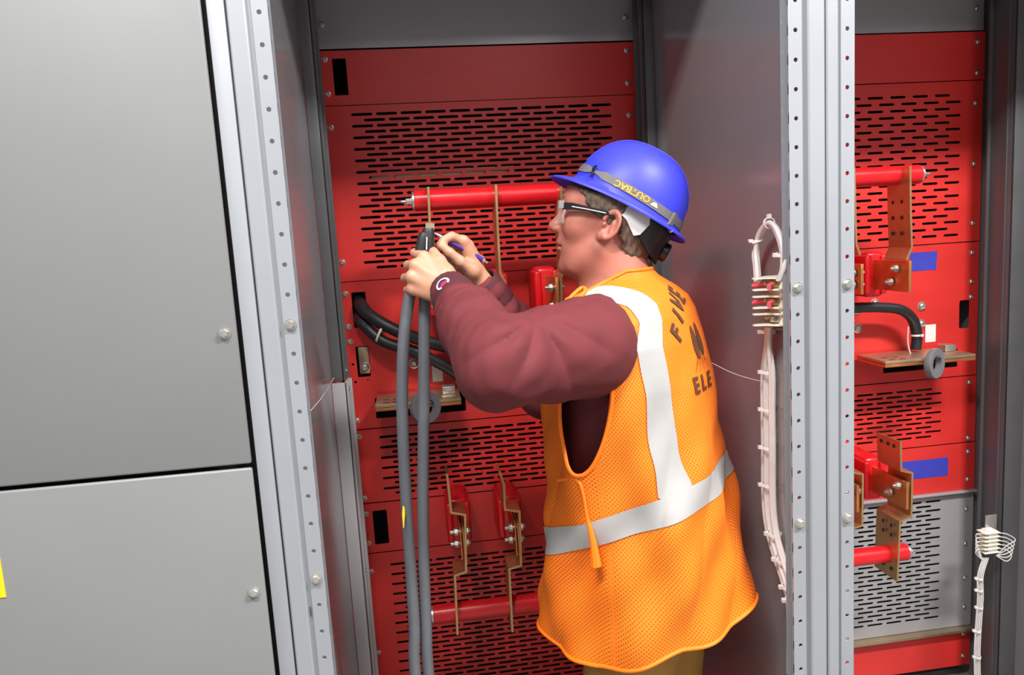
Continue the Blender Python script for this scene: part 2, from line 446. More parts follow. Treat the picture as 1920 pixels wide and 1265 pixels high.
panel('barrier_panel', 'plain red panel in the open bay with black hoses coming out of its cut-out', XA, XB, zk(0.966), zk(1.499),
      [rrect(KX(0.008), zk(1.335), KX(0.058), zk(1.462), 0.004), rrect(KX(0.006), zk(1.157), KX(0.052), zk(1.268), 0.003),
       rrect(KX(0.058), zk(1.00), KX(0.385), zk(1.075), 0.003), ngon(KX(-0.008), zk(1.205), 0.004), ngon(KX(-0.004), zk(1.14), 0.004), ngon(KX(0.04), zk(1.145), 0.0025)],
      scr([1.458, 1.341, 1.288, 1.0]))
panel('vent_panel', 'shaded slotted red vent panel in the open bay below the copper bars', XA, XB, zk(0.688), zk(0.962),
      sl(0.062, 0.99, 0.725, 0.93), scr([0.94, 0.708]), D-0.001)
panel('barrier_panel', 'narrow red panel in the open bay with a cut-out beside the grey cables', XA, XB, zk(0.496), zk(0.684),
      [rrect(KX(0.014), zk(0.526), KX(0.066), zk(0.656), 0.004)], scr([0.648, 0.535]), D-0.003)
panel('vent_panel', 'slotted red vent panel at the bottom of the open bay behind the lower red tube', XA, XB, 0.04, zk(0.491),
      sl(0.062, 0.99, -0.20, 0.441), scr([0.424, 0.1]), D-0.001)
# right bay
XA2, XB2 = X2L+0.006, X2R-0.022
def scr2(zs): return [(KX(2.412), zk(z)) for z in zs]
panel('rear_plate', 'plain grey plate across the top of the right bay', XA2, XB2, zk(2.29), TOP-0.005, (), scr2([2.37]), D+0.004, 'inner')
panel('barrier_panel', 'plain bright red panel, topmost in the right bay', XA2, XB2, zk(2.108), zk(2.283), (), scr2([2.246, 2.133]), D-0.004)
panel('vent_panel', 'large slotted red vent panel behind the red tube in the right bay', XA2, XB2, zk(1.497), zk(2.105),
      sl(1.42, 2.385, 1.527, 2.055, 0.0915, 0.063, 0.0252, 0.0095), scr2([2.023, 1.794, 1.567]), D)
panel('barrier_panel', 'red panel in the right bay with a black cable and a ring over copper bars', XA2, XB2, zk(0.962), zk(1.493),
      [rrect(KX(2.363), zk(1.154), KX(2.408), zk(1.266), 0.006), rrect(KX(2.04), zk(1.0), KX(2.36), zk(1.072), 0.003)],
      scr2([1.452, 1.338, 1.277]))
panel('vent_panel', 'slotted red vent panel in the right bay below the ring', XA2, XB2, zk(0.686), zk(0.958),
      sl(1.42, 2.32, 0.722, 0.918, 0.0845, 0.070, 0.01945, 0.0085), scr2([0.932, 0.702]), D-0.001)
panel('barrier_panel', 'red panel with a long strip of blue tape in the right bay', XA2, XB2, zk(0.486), zk(0.682), (), scr2([0.645, 0.528]), D-0.003)
gp = panel('vent_panel', 'slotted bare grey vent panel in the lower right bay', XA2, XB2, zk(-0.112), zk(0.478),
      sl(1.30, 2.315, -0.062, 0.448, 0.0845, 0.068, 0.01945, 0.0095), scr2([0.40, 0.25, 0.1, -0.03]), D-0.001, 'inner')
obj('ledge', MB().box((XA2, D-0.022, zk(0.478)), (XB2, D-0.002, zk(0.486)), 0.002), M['inner'], gp)
obj('ledge', MB().box((XA2, D-0.03, zk(-0.125)), (XB2, D-0.002, zk(-0.112)), 0.002), M['tin'], gp)
panel('barrier_panel', 'plain red panel at the very bottom of the right bay', XA2, XB2, 0.06, zk(-0.127), (), scr2([-0.15, -0.25]), D)
# tan board added behind the upper vent slots to imitate glare
tag(obj('glare_board', MB().box((KX(0.11), D+0.012, zk(1.845)), (KX(0.62), D+0.018, zk(1.875)), 0.002), M['tin']), 'added tan board imitating glare in the slots above the upper red tube', 'board')

# ------------------------------------------------------------------ red tubes and bus risers
YB = 0.66                      # front edge of the risers
YT = 0.715                     # axis of the red tubes
def red_tube(label, pl, pr, r, end_l=True, end_r=False):
    pl, pr = np.asarray(pl), np.asarray(pr)
    pr[2] = pl[2]
    t = thing('support_tube', label, 'tube', (pl+pr)/2)
    mb = MB(); ax = (pr-pl)/np.linalg.norm(pr-pl); Ln = np.linalg.norm(pr-pl)
    mb.revolve([(r-0.003, 0), (r, 0.003), (r, Ln-0.003), (r-0.003, Ln)], pl, ax, 32)
    obj('sleeve', mb, M['tube'], t)
    for e, p, d in ((end_l, pl, -ax), (end_r, pr, ax)):
        if not e: continue
        n = MB(); n.revolve([(r*0.93, -0.001), (r*0.93, 0.004), (r*0.7, 0.005)], p, d, 28); obj('end_cap', n, M['zinc'], t)
        n = MB(); n.revolve([(r*0.36, 0.005), (r*0.36, 0.009), (r*0.3, 0.009), (r*0.3, 0.02), (r*0.25, 0.022)], p, d, 6)
        s = obj('nut', n, M['zinc'], t, sharp=25)
        n = MB(); n.revolve([(r*0.15, 0.02), (r*0.15, 0.033), (r*0.12, 0.035)], p, d, 12); obj('stud', n, M['zinc'], t)
    return t
RT = 0.0275
red_tube('glossy red tube with a threaded end, beside the face of the worker', at(776, 377, YT), at(1100, 345, YT), RT, True, True)
red_tube('red tube low in the open bay behind the orange vest', at(812, 1152, YT), at(1180, 1120, YT), RT*0.98, True, True)
red_tube('bright red tube in the upper right bay above the copper stabs', at(1480, 340, YT), at(1722, 328, YT), RT, False, True)
red_tube('red tube in front of the grey slotted panel in the right bay', at(1480, 1060, YT), at(1698, 1050, YT), RT*0.95, False, True)

def riser(label, pts, depth=0.085, y=YB, th=0.006, m='brass', holes=True, group=None):
    """bent bus plate seen on edge: pts are photo pixels of its front edge"""
    P = [at(a, b, y) for a, b in pts]
    t = thing('bus_riser', label, 'busbar', (P[-1][0], y, P[-1][2]), group)
    mb = MB(); mb.sheet([(q[0], q[2]) for q in P], y, y+depth, th)
    obj('plate', mb, M[m], t, sharp=25)
    return t, P
def stud_bolt(x, y, z, parent, w=0.03, m='zinc'):
    """bolt lying along X through a bar, nut and thread on both sides"""
    mb = MB()
    mb.revolve([(0.0055, 0), (0.0055, w+0.016), (0.004, w+0.019)], (x-w/2-0.012, y, z), (1, 0, 0), 10)
    b = obj('bolt', mb, M[m], parent)
    for s in (-1, 1):
        n = MB(); n.revolve([(0.0135, 0), (0.0135, 0.002)], (x+s*w/2*0.55, y, z), (s, 0, 0), 18)
        n.revolve([(0.0105, 0.002), (0.0105, 0.009), (0.0088, 0.0105)], (x+s*w/2*0.55, y, z), (s, 0, 0), 6)
        obj('nut', n, M[m], parent, sharp=25)
def stab(label, px, py0, py1, zb, y=YB-0.004, depth=0.22, bars=(0.0,), th=0.009, group=None):
    """copper bars standing on edge, running back to a red moulded insulator on the panel"""
    a, b = at(px, py0, y), at(px, py1, y)
    z1, z0 = a[2], b[2]; x = (a[0]+b[0])/2
    t = thing('bus_stab', label, 'busbar', (x, D, z0), group)
    for d in bars: obj('bar', MB().box((x+d-th/2, y, z0), (x+d+th/2, D-0.004, z1), 0.001), M['copper'], t)
    for dy, z in zb: stud_bolt(x, y+dy, z0+(z1-z0)*z, t, 0.034+abs(bars[-1]))
    # insulator boot
    zc = (z0+z1)/2; h = 0.07
    mb = MB().box((x-0.030, D-0.145, zc-h), (x+0.030, D-0.0045, zc+h), 0.012)
    mb.box((x-0.036, D-0.155, zc-h*0.86), (x-0.016, D-0.02, zc+h*0.86), 0.007); mb.box((x+0.016, D-0.155, zc-h*0.86), (x+0.036, D-0.02, zc+h*0.86), 0.007)
    obj('insulator_boot', mb, M['tube'], t, sharp=60)['label'] = 'glossy red moulded boot'
    return t
# open bay, upper row
riser('slim bus riser crossing the upper red tube above the hands', [(803, 350), (806, 420), (810, 500), (820, 520), (822, 580)])
riser('slim bus riser crossing the upper red tube between the hands and the face', [(930, 346), (933, 420), (938, 512), (947, 528), (948, 580)])
riser('bus riser at the upper red tube hidden behind the face', [(1052, 340), (1054, 420), (1058, 505), (1052, 520), (1053, 580)])
stab('copper stab with red boot behind the sleeve cuff in the open bay', 830, 530, 590, [(0.03, 0.75), (0.03, 0.25)])
stab('copper stab with red boot just below the pen in the open bay', 943, 534, 585, [(0.03, 0.75), (0.03, 0.2)])
stab('bolted stab with red boot beside the chin of the worker', 1046, 520, 585, [(0.03, 0.7), (0.03, 0.15)])
# open bay, lower row
riser('lower bus plate with two jogs, nearer the grey cables', [(838, 888), (843, 930), (846, 961), (872, 965), (874, 1072), (853, 1079), (858, 1190)])
riser('lower bus plate with two jogs, nearer the orange vest', [(937, 884), (945, 908), (947, 955), (974, 959), (977, 1060), (955, 1067), (961, 1185)])
stab('bolted copper stab on the lower bus plate nearer the grey cables', 867, 988, 1050, [(0.02, 0.8), (0.04, 0.35)], bars=(-0.003, 0.004), th=0.004)
stab('bolted copper stab on the lower bus plate nearer the orange vest', 970, 980, 1042, [(0.02, 0.8), (0.04, 0.35)], bars=(-0.003, 0.004), th=0.004)
# right bay
def dots(t, x, y0, dy, zs, ys):
    for z in zs:
        for k in ys:
            obj('hole', MB().revolve([(0.006, 0), (0.006, 0.0008)], (x-0.0034, y0+dy*k, z), (-1, 0, 0), 10), M['void'], t)
t, P = riser('wide punched bus riser in the upper right bay, right of the pair', [(1707, 311), (1708, 400), (1710, 464), (1700, 487)], 0.10)
dots(t, P[1][0], YB, 0.10, [P[1][2]+0.035, P[1][2]-0.01, P[1][2]-0.055], (0.35, 0.75))
riser('bus riser in the upper right bay close to the punched post', [(1602, 313), (1604, 400), (1606, 458), (1613, 478)], 0.10)
stab('copper stab with red boot in the right bay beside the blue tape square', 1707, 489, 548, [(0.05, 0.75), (0.075, 0.3)])
stab('copper stab with red boot in the right bay close to the punched post', 1617, 495, 552, [(0.03, 0.7), (0.03, 0.3)])
t, P = riser('wide stepped bus plate in the lower right bay, right of the pair', [(1689, 828), (1690, 882), (1711, 887), (1709, 968), (1688, 978), (1683, 1090)], 0.11)
dots(t, P[0][0], YB, 0.11, [P[0][2]-0.02], (0.25, 0.5, 0.8))
dots(t, P[5][0], YB, 0.11, [P[4][2]-0.02, P[4][2]-0.05, P[5][2]+0.03], (0.25, 0.6))
riser('stepped bus plate in the lower right bay close to the punched post', [(1590, 836), (1592, 884), (1618, 889), (1617, 985), (1596, 992), (1592, 1090)], 0.11)
stab('copper stab with red boot in the lower right bay beside the long blue tape', 1702, 905, 955, [(0.03, 0.8), (0.07, 0.4)])
stab('copper stab with red boot in the lower right bay close to the punched post', 1609, 910, 960, [(0.02, 0.7), (0.05, 0.3)])

# ------------------------------------------------------------------ copper links and current-transformer rings
def ct_set(label_bar, label_ring, px0, px1, py, ringpx, rr=0.039):
    a, b = at(px0, py, D-0.17), at(px1, py, D-0.17); z = a[2]
    t = thing('link_bar', label_bar, 'busbar', ((a[0]+b[0])/2, D, z))
    for k in range(2):
        obj('bar', MB().box((a[0], D-0.17, z-0.006+k*0.0105), (b[0], D-0.02, z+0.003+k*0.0105), 0.001), M['copper'] if k == 0 else M['tin'], t)
    for s in (0.12, 0.24):
        x = a[0]+(b[0]-a[0])*s
        for yy in (D-0.15, D-0.11): obj('hole', MB().box((x-0.009, yy-0.004, z+0.0133), (x+0.009, yy+0.004, z+0.0139)), M['void'], t)
    obj('bracket', MB().box((b[0]-0.05, D-0.10, z+0.014), (b[0]-0.012, D-0.06, z+0.035), 0.002), M['zinc'], t)
    c = at(ringpx, py, D-0.20)
    c[2] = z
    g = thing('ring_transformer', label_ring, 'ring', c)
    ax = np.array([0.45, -0.88, 0.12]); ax /= np.linalg.norm(ax)
    mb = MB(); n = 32; N = np.cross(ax, (0, 0, 1)); B = np.array([0, 0, 1.0]); vs = []; fs = []
    prof = [(rr*0.58, -0.009), (rr*0.98, -0.010), (rr, -0.008), (rr, 0.008), (rr*0.98, 0.010), (rr*0.58, 0.009)]
    for i in range(n):
        an = 2*PI*i/n
        for q, h in prof: vs.append(c+ax*h+q*1.18*(math.cos(an)*N+math.sin(an)*B))
    k = len(prof)
    for i in range(n):
        j = (i+1) % n
        for q in range(k): fs.append((i*k+q, i*k+(q+1) % k, j*k+(q+1) % k, j*k+q))
    mb.add(vs, fs); obj('core', mb, M['ring'], g, sharp=35)
    obj('clip', MB().obox(c+B*rr*0.85-N*0.006, N, ax, B, 0.006, 0.013, 0.013), M['zinc'], g)
    return t
ct_set('laminated copper link bar in the open bay behind the grey cables', 'grey ring transformer behind the grey cables', 704, 866, 768, 798)
ct_set('laminated copper link bar in the right bay', 'grey ring transformer around the copper bar in the right bay', 1660, 1829, 686, 1752)

# tape, tags -------------------------------------------------------------------
def flat(name, label, cat, px0, py0, px1, py1, m, y=D-0.0042, th=0.0008, skew=0.0):
    a, b = at(px0, py0, y), at(px1, py1, y)
    mb = MB(); v = [(a[0], a[2]), (a[0]+skew*0.2, b[2]), (b[0]-skew, b[2]), (b[0], a[2])]
    mb.add([(x, y, z) for x, z in v]+[(x, y-th, z) for x, z in v], [(0, 1, 2, 3), (7, 6, 5, 4), (0, 4, 5, 1), (1, 5, 6, 2), (2, 6, 7, 3), (3, 7, 4, 0)])
    return tag(obj(name, mb, m), label, cat)
flat('tape_piece', 'short square of blue tape beside the copper stab', 'tape', 1706, 474, 1757, 505, M['tape'], D-0.0003, 0.0008, 0.004)
flat('tape_piece', 'long strip of blue tape low in the right bay', 'tape', 1690, 866, 1777, 891, M['tape'], D-0.0033)
flat('paper_tag', 'small white tag on the red panel behind the grey cables', 'tag', 809, 682, 831, 714, M['paper'], D-0.0003)
flat('paper_tag', 'small white tag on the red panel in the right bay', 'tag', 1735, 609, 1754, 640, M['paper'], D-0.0003)
# big washers on the mid panels
WASH = [((776, 681), 'in the open bay beside the white tag'), ((1728, 574), 'above the black cable in the right bay'), ((1727, 607), 'behind the bend of the black cable'),
        ((1608, 615), 'below the black cable near the punched post'), ((1608, 581), 'half hidden by the black cable near the punched post'), ((1640, 568), 'under the red boot near the punched post')]
for (px, py), w in WASH:
    o = bolt(BOLT_W, at(px, py, D-0.0003), None, random.uniform(0, 3)); o.name = 'washer_bolt'
    tag(o, 'round washer head bolt '+w, 'bolt', 'washer head bolts on the red panels')
# lug in the small cut-out
t = thing('earth_lug', 'tarnished bolted lug in the small cut-out at the left of the open bay', 'lug', at(681, 700, D))
a = at(681, 660, D+0.004); b = at(682, 703, D+0.004)
obj('strap', MB().box((a[0]-0.015, D+0.0035, b[2]+0.004), (a[0]+0.016, D+0.010, a[2]+0.016), 0.002), M['tin'], t)
o = bolt(BOLT_W, (a[0]+0.002, D+0.003, b[2]+0.024), t)

# ------------------------------------------------------------------ hoses and cables
def hose(label, pts, r, m='black', ribs=True, name='hose', cat='hose'):
    P = [at(a, b, y) for a, b, y in pts]
    Q, _ = catmull(P, 14); n = len(Q)
    rad = [r*(1+(0.06 if i % 2 else -0.03)) if ribs else r for i in range(n)]
    t = thing(name, label, cat, P[0])
    obj('jacket', MB().tube(Q, rad, 14), M[m], t)
    return t, Q
t1, Q1 = hose('upper of two black corrugated hoses leaving the red cut-out', [(672, 556, D+0.10), (676, 570, D-0.01), (692, 590, D-0.06), (740, 618, D-0.09), (800, 640, D-0.08), (850, 655, D-0.05), (900, 690, D-0.05)], 0.0185)
t2, Q2 = hose('lower of two black corrugated hoses leaving the red cut-out', [(670, 580, D+0.10), (674, 596, D-0.008), (686, 612, D-0.05), (720, 640, D-0.07), (780, 660, D-0.07), (840, 690, D-0.05), (880, 720, D-0.05)], 0.017)
def tie(label, c, n, r, parent=None, w=0.003, m='nylon', tail=None):
    """a cable tie: band and locking head"""
    t = parent or thing('cable_tie', label, 'cable tie', c)
    mb = MB(); n = np.asarray(n, float)/np.linalg.norm(n)
    a = np.array([0, 0, 1.0]) if abs(n[2]) < 0.9 else np.array([1.0, 0, 0]); N = np.cross(n, a); N /= np.linalg.norm(N); B = np.cross(n, N)
    rx, ry = r if isinstance(r, tuple) else (r, r); vs = []; fs = []; k = 20
    for i in range(k):
        an = 2*PI*i/k; d = rx*math.cos(an)*N+ry*math.sin(an)*B; e = d/np.linalg.norm(d)*0.0016
        vs += [c+d-n*w, c+d+e-n*w, c+d+e+n*w, c+d+n*w]
    for i in range(k):
        j = (i+1) % k
        for q in range(4): fs.append((i*4+q, i*4+(q+1) % 4, j*4+(q+1) % 4, j*4+q))
    mb.add(vs, fs); obj('band', mb, M[m], t)
    h = tail if tail is not None else -N
    h = np.asarray(h, float)/np.linalg.norm(h)
    hb = MB().obox(c+h*(max(rx, ry)+0.003), h, n, np.cross(h, n), 0.0045, 0.0035, 0.0035)
    obj('locking_head', hb, M[m], t)
    return t
tc = (np.array(Q1[38])+np.array(Q2[38]))/2
tie('white cable tie around the two black hoses', tc, np.array(Q1[40])-np.array(Q1[36]), (0.020, 0.036))
hose('smooth black cable bending down to the ring in the right bay', [(1560, 580, D-0.09), (1600, 577, D-0.09), (1650, 576, D-0.085), (1690, 581, D-0.08), (1712, 600, D-0.07), (1719, 630, D-0.06), (1717, 655, D-0.06)], 0.0165, 'black', False, 'cable', 'cable')
c = at(1719, 628, D-0.06)
tie('white cable tie on the bend of the black cable in the right bay', c, (0, 0.05, 1), 0.0185)
wq = [at(a, b, D-0.08) for a, b in ((1703, 612), (1702, 640), (1706, 660), (1714, 672))]
tag(obj('lead_wire', MB().tube(wq, 0.0022, 8, smooth=6), M['wire']), 'thin pale wire beside the black cable in the right bay', 'wire')
# ------------------------------------------------------------------ implicit-surface tools for the worker
def smin(a, b, k):
    h = np.clip(0.5+0.5*(b-a)/k, 0, 1)
    return b*(1-h)+a*h-k*h*(1-h)
def smax(a, b, k): return -smin(-a, -b, k)
def sdell(P, c, r):
    q = P-np.asarray(c); r = np.asarray(r); k0 = np.linalg.norm(q/r, axis=1); k1 = np.linalg.norm(q/(r*r), axis=1)+1e-9
    return k0*(k0-1)/k1
def sdcap(P, a, b, ra, rb):
    a, b = np.asarray(a, float), np.asarray(b, float); ab = b-a
    t = np.clip((P-a)@ab/(ab@ab+1e-12), 0, 1)
    return np.linalg.norm(P-a-t[:, None]*ab, axis=1)-(ra+(rb-ra)*t)
def surfnets(fn, lo, hi, h, keep_coarse=True):
    """dense surface nets, evaluated only near the surface"""
    lo = np.asarray(lo, float); n = np.ceil((np.asarray(hi)-lo)/h).astype(int)+1
    B = 6; nb = np.ceil(n/B).astype(int)
    g = np.stack(np.meshgrid(*[np.arange(k) for k in nb], indexing='ij'), -1).reshape(-1, 3)
    dc = fn(lo+(g*B+B/2)*h)
    act = np.abs(dc) < B*h*0.87*1.5+0.012
    A = np.full(nb*B, 1.0, np.float32)
    Ab = A.reshape(nb[0], B, nb[1], B, nb[2], B).transpose(0, 2, 4, 1, 3, 5)
    Ab[...] = np.where(dc < 0, -1.0, 1.0).reshape(nb)[:, :, :, None, None, None]
    o = np.stack(np.meshgrid(*[np.arange(B)]*3, indexing='ij'), -1).reshape(-1, 3)
    ga = g[act]
    for s in range(0, len(ga), 1500):
        gg = ga[s:s+1500]
        idx = (gg[:, None, :]*B+o[None]).reshape(-1, 3)
        val = fn(lo+idx*h)
        A[idx[:, 0], idx[:, 1], idx[:, 2]] = val
    S = A < 0
    cnt = np.zeros(np.array(A.shape)-1, np.int8)
    for dx in (0, 1):
        for dy in (0, 1):
            for dz in (0, 1):
                cnt += S[dx:S.shape[0]-1+dx, dy:S.shape[1]-1+dy, dz:S.shape[2]-1+dz]
    cells = np.argwhere((cnt > 0) & (cnt < 8))
    cid = np.full(cnt.shape, -1, np.int32); cid[cells[:, 0], cells[:, 1], cells[:, 2]] = np.arange(len(cells))
    acc = np.zeros((len(cells), 3)); num = np.zeros(len(cells))
    cor = [(a, b, c) for a in (0, 1) for b in (0, 1) for c in (0, 1)]
    cv = [A[cells[:, 0]+a, cells[:, 1]+b, cells[:, 2]+c] for a, b, c in cor]
    for i in range(8):
        for j in range(i+1, 8):
            if sum(abs(np.array(cor[i])-np.array(cor[j]))) != 1: continue
            x = (cv[i] < 0) != (cv[j] < 0); t = np.where(x, cv[i]/(cv[i]-cv[j]+1e-12), 0)
            p = np.array(cor[i])+t[:, None]*(np.array(cor[j])-np.array(cor[i]))
            acc[x] += p[x]; num[x] += 1
    V = lo+(cells+acc/num[:, None])*h
    F = []
    for ax in range(3):
        sl0 = [slice(None)]*3; sl1 = [slice(None)]*3; sl0[ax] = slice(0, -1); sl1[ax] = slice(1, None)
        e = np.argwhere(S[tuple(sl0)] != S[tuple(sl1)])
        b, c = [(1, 2), (2, 0), (0, 1)][ax]
        e = e[(e[:, b] > 0) & (e[:, c] > 0) & (e[:, 0] < cnt.shape[0]) & (e[:, 1] < cnt.shape[1]) & (e[:, 2] < cnt.shape[2])]
        q = []
        for db, dc_ in ((-1, -1), (0, -1), (0, 0), (-1, 0)):
            k = e.copy(); k[:, b] += db; k[:, c] += dc_; q.append(cid[k[:, 0], k[:, 1], k[:, 2]])
        q = np.stack(q, 1); sgn = S[e[:, 0], e[:, 1], e[:, 2]]
        q[~sgn] = q[~sgn][:, ::-1]
        F.append(q[(q >= 0).all(1)])
    F = np.concatenate(F)
    p0, p1, p2 = V[F[:, 0]], V[F[:, 1]], V[F[:, 2]]
    if np.einsum('ij,ij->i', p0-lo, np.cross(p1-lo, p2-lo)).sum() < 0: F = F[:, ::-1]
    return V, F
def clipmesh(V, F, val):
    """keep the part where val > 0; V may carry extra columns"""
    V = np.asarray(V, float); out = [tuple(q) for q in V]; newf = []; cache = {}
    ins = val > 0
    for f in F:
        k = ins[list(f)]
        if k.all(): newf.append(tuple(f)); continue
        if not k.any(): continue
        poly = []; n = len(f)
        for i in range(n):
            a, b = f[i], f[(i+1) % n]
            if ins[a]: poly.append(a)
            if ins[a] != ins[b]:
                key = (min(a, b), max(a, b))
                if key not in cache:
                    t = val[key[0]]/(val[key[0]]-val[key[1]]); t = min(max(t, 0.001), 0.999)
                    cache[key] = len(out); out.append(tuple(V[key[0]]*(1-t)+V[key[1]]*t))
                poly.append(cache[key])
        if len(poly) >= 3: newf.append(tuple(poly))
    used = sorted({i for f in newf for i in f}); mp = {o: i for i, o in enumerate(used)}
    return np.array([out[i] for i in used]), [tuple(mp[i] for i in f) for f in newf]
def loops(F):
    """boundary loops of a face list"""
    from collections import defaultdict
    cnt = defaultdict(int); d = {}
    for f in F:
        for i in range(len(f)):
            a, b = f[i], f[(i+1) % len(f)]; cnt[(min(a, b), max(a, b))] += 1
    nx = defaultdict(list)
    for f in F:
        for i in range(len(f)):
            a, b = f[i], f[(i+1) % len(f)]
            if cnt[(min(a, b), max(a, b))] == 1: nx[a].append(b)
    out = []
    while nx:
        s = next(iter(nx)); c = s; L = [s]
        while c in nx:
            n = nx[c].pop()
            if not nx[c]: del nx[c]
            if n == s: break
            L.append(n); c = n
        out.append(L)
    return out
def setuv(me, uv):
    l = me.uv_layers.new(name='uv'); vi = np.zeros(len(me.loops), np.int32); me.loops.foreach_get('vertex_index', vi)
    l.data.foreach_set('uv', np.asarray(uv, np.float32)[vi].ravel())
def vnormals(V, F):
    N = np.zeros((len(V), 3))
    for f in F:
        p = V[list(f)]; n = np.cross(p[1]-p[0], p[2]-p[0]); 
        for i in f: N[i] += n
    return N/(np.linalg.norm(N, axis=1)[:, None]+1e-12)
def wob(P, s, seed=0):
    """cheap smooth 3-D noise in [-1,1]"""
    r = np.random.default_rng(seed); out = np.zeros(len(P))
    for i in range(6):
        k = r.normal(size=3)*s; out += np.sin(P@k+r.uniform(0, 6.28))
    return out/6

# ------------------------------------------------------------------ the worker
M['skin'] = mat('skin', rgb(180, 112, 96), 0.5, 0, 0.10, 22.0, 0.10, 180)
_nt = M['skin'].node_tree                        # ruddy face, paler hands, stronger light on the hands painted in; blended along arms
_mx = [q for q in _nt.nodes if q.type == 'MIX'][0]; _tc = [q for q in _nt.nodes if q.type == 'TEX_COORD'][0]
_sp = _nt.nodes.new('ShaderNodeSeparateXYZ'); _nt.links.new(_tc.outputs['Object'], _sp.inputs['Vector'])
_mr = _nt.nodes.new('ShaderNodeMapRange'); _mr.inputs['From Min'].default_value = 0.34; _mr.inputs['From Max'].default_value = 0.46
_nt.links.new(_sp.outputs['X'], _mr.inputs['Value'])
_mc = _nt.nodes.new('ShaderNodeMix'); _mc.data_type = 'RGBA'; _mc.inputs[6].default_value = rgb(188, 136, 110); _mc.inputs[7].default_value = rgb(174, 107, 91)
_nt.links.new(_mr.outputs['Result'], _mc.inputs[0]); _nt.links.new(_mc.outputs[2], _mx.inputs[6])
M['skin'].node_tree.nodes['Principled BSDF'].inputs['Subsurface Weight'].default_value = 0.15
M['skin'].node_tree.nodes['Principled BSDF'].inputs['Subsurface Radius'].default_value = (0.012, 0.005, 0.003)
M['hair'] = mat('short_greying_hair', rgb(96, 80, 68), 0.75, 0, 0.45, 160.0, 0.6, 300, stretch=(1, 1, 0.35))
M['maroon'] = mat('maroon_fleece', rgb(96, 30, 36), 0.85, 0, 0.10, 30.0, 0.12, 400)
M['cuff'] = mat('maroon_rib_knit', rgb(74, 23, 34), 0.85, 0, 0.08, 60.0, 0.15, 500)
M['trouser'] = mat('tan_work_trousers', rgb(168, 122, 52), 0.85, 0, 0.10, 14.0, 0.1, 200)
M['boot'] = mat('brown_leather_boot', rgb(88, 62, 44), 0.6, 0, 0.1, 20.0)
M['silver'] = mat('grey_reflective_tape', rgb(164, 162, 161), 0.45, 0.0, 0.06, 12.0)
M['print'] = mat('dark_brown_print', rgb(78, 46, 30), 0.7)
M['hat'] = mat('blue_hard_hat_plastic', rgb(56, 60, 208), 0.46, 0, 0.05, 12.0, spec=0.35)
M['strap'] = mat('grey_elastic_strap', rgb(104, 98, 98), 0.8, 0, 0.06, 60.0)
M['gold'] = mat('gold_print', rgb(228, 160, 40), 0.6)
M['tab'] = mat('pale_grey_plastic', rgb(196, 196, 198), 0.45)
M['blackp'] = mat('black_plastic', rgb(24, 24, 27), 0.35)
M['lens'] = mat('clear_lens', (0.95, 0.95, 0.95, 1), 0.05, alpha=0.16)
M['white'] = mat('white_thread', rgb(232, 228, 230), 0.7)
M['logored'] = mat('red_thread', rgb(208, 40, 72), 0.7)
M['logoblue'] = mat('blue_thread', rgb(52, 44, 110), 0.7)
M['penb'] = mat('purple_pen_barrel', rgb(70, 52, 150), 0.3)
M['eye'] = mat('eye_white', rgb(226, 220, 214), 0.2)
def vest_mat(name, col, dots=True):
    m = bpy.data.materials.new(name); m.use_nodes = True; nt = m.node_tree; b = nt.nodes['Principled BSDF']
    b.inputs['Roughness'].default_value = 0.7; pass
    uv = nt.nodes.new('ShaderNodeUVMap'); mp = nt.nodes.new('ShaderNodeMapping'); mp.inputs['Rotation'].default_value = (0, 0, math.radians(45))
    nt.links.new(uv.outputs['UV'], mp.inputs['Vector'])
    v = nt.nodes.new('ShaderNodeTexVoronoi'); v.voronoi_dimensions = '2D'; v.inputs['Scale'].default_value = 165.0; v.inputs['Randomness'].default_value = 0.0
    nt.links.new(mp.outputs['Vector'], v.inputs['Vector'])
    r = nt.nodes.new('ShaderNodeMapRange'); r.inputs['From Min'].default_value = 0.20; r.inputs['From Max'].default_value = 0.34
    nt.links.new(v.outputs['Distance'], r.inputs['Value'])
    x = nt.nodes.new('ShaderNodeMix'); x.data_type = 'RGBA'; x.inputs[6].default_value = tuple(c*0.38 for c in col[:3])+(1,); x.inputs[7].default_value = col
    nt.links.new(r.outputs['Result'], x.inputs[0]); nt.links.new(x.outputs[2], b.inputs['Base Color'])
    bp = nt.nodes.new('ShaderNodeBump'); bp.inputs['Strength'].default_value = 0.3; bp.inputs['Distance'].default_value = 0.001
    nt.links.new(r.outputs['Result'], bp.inputs['Height']); nt.links.new(bp.outputs['Normal'], b.inputs['Normal'])
    return m
M['vest'] = vest_mat('orange_mesh_fabric', (1.0, 0.195, 0.001, 1))
M['vestp'] = mat('orange_binding', (1.0, 0.185, 0.002, 1), 0.6)

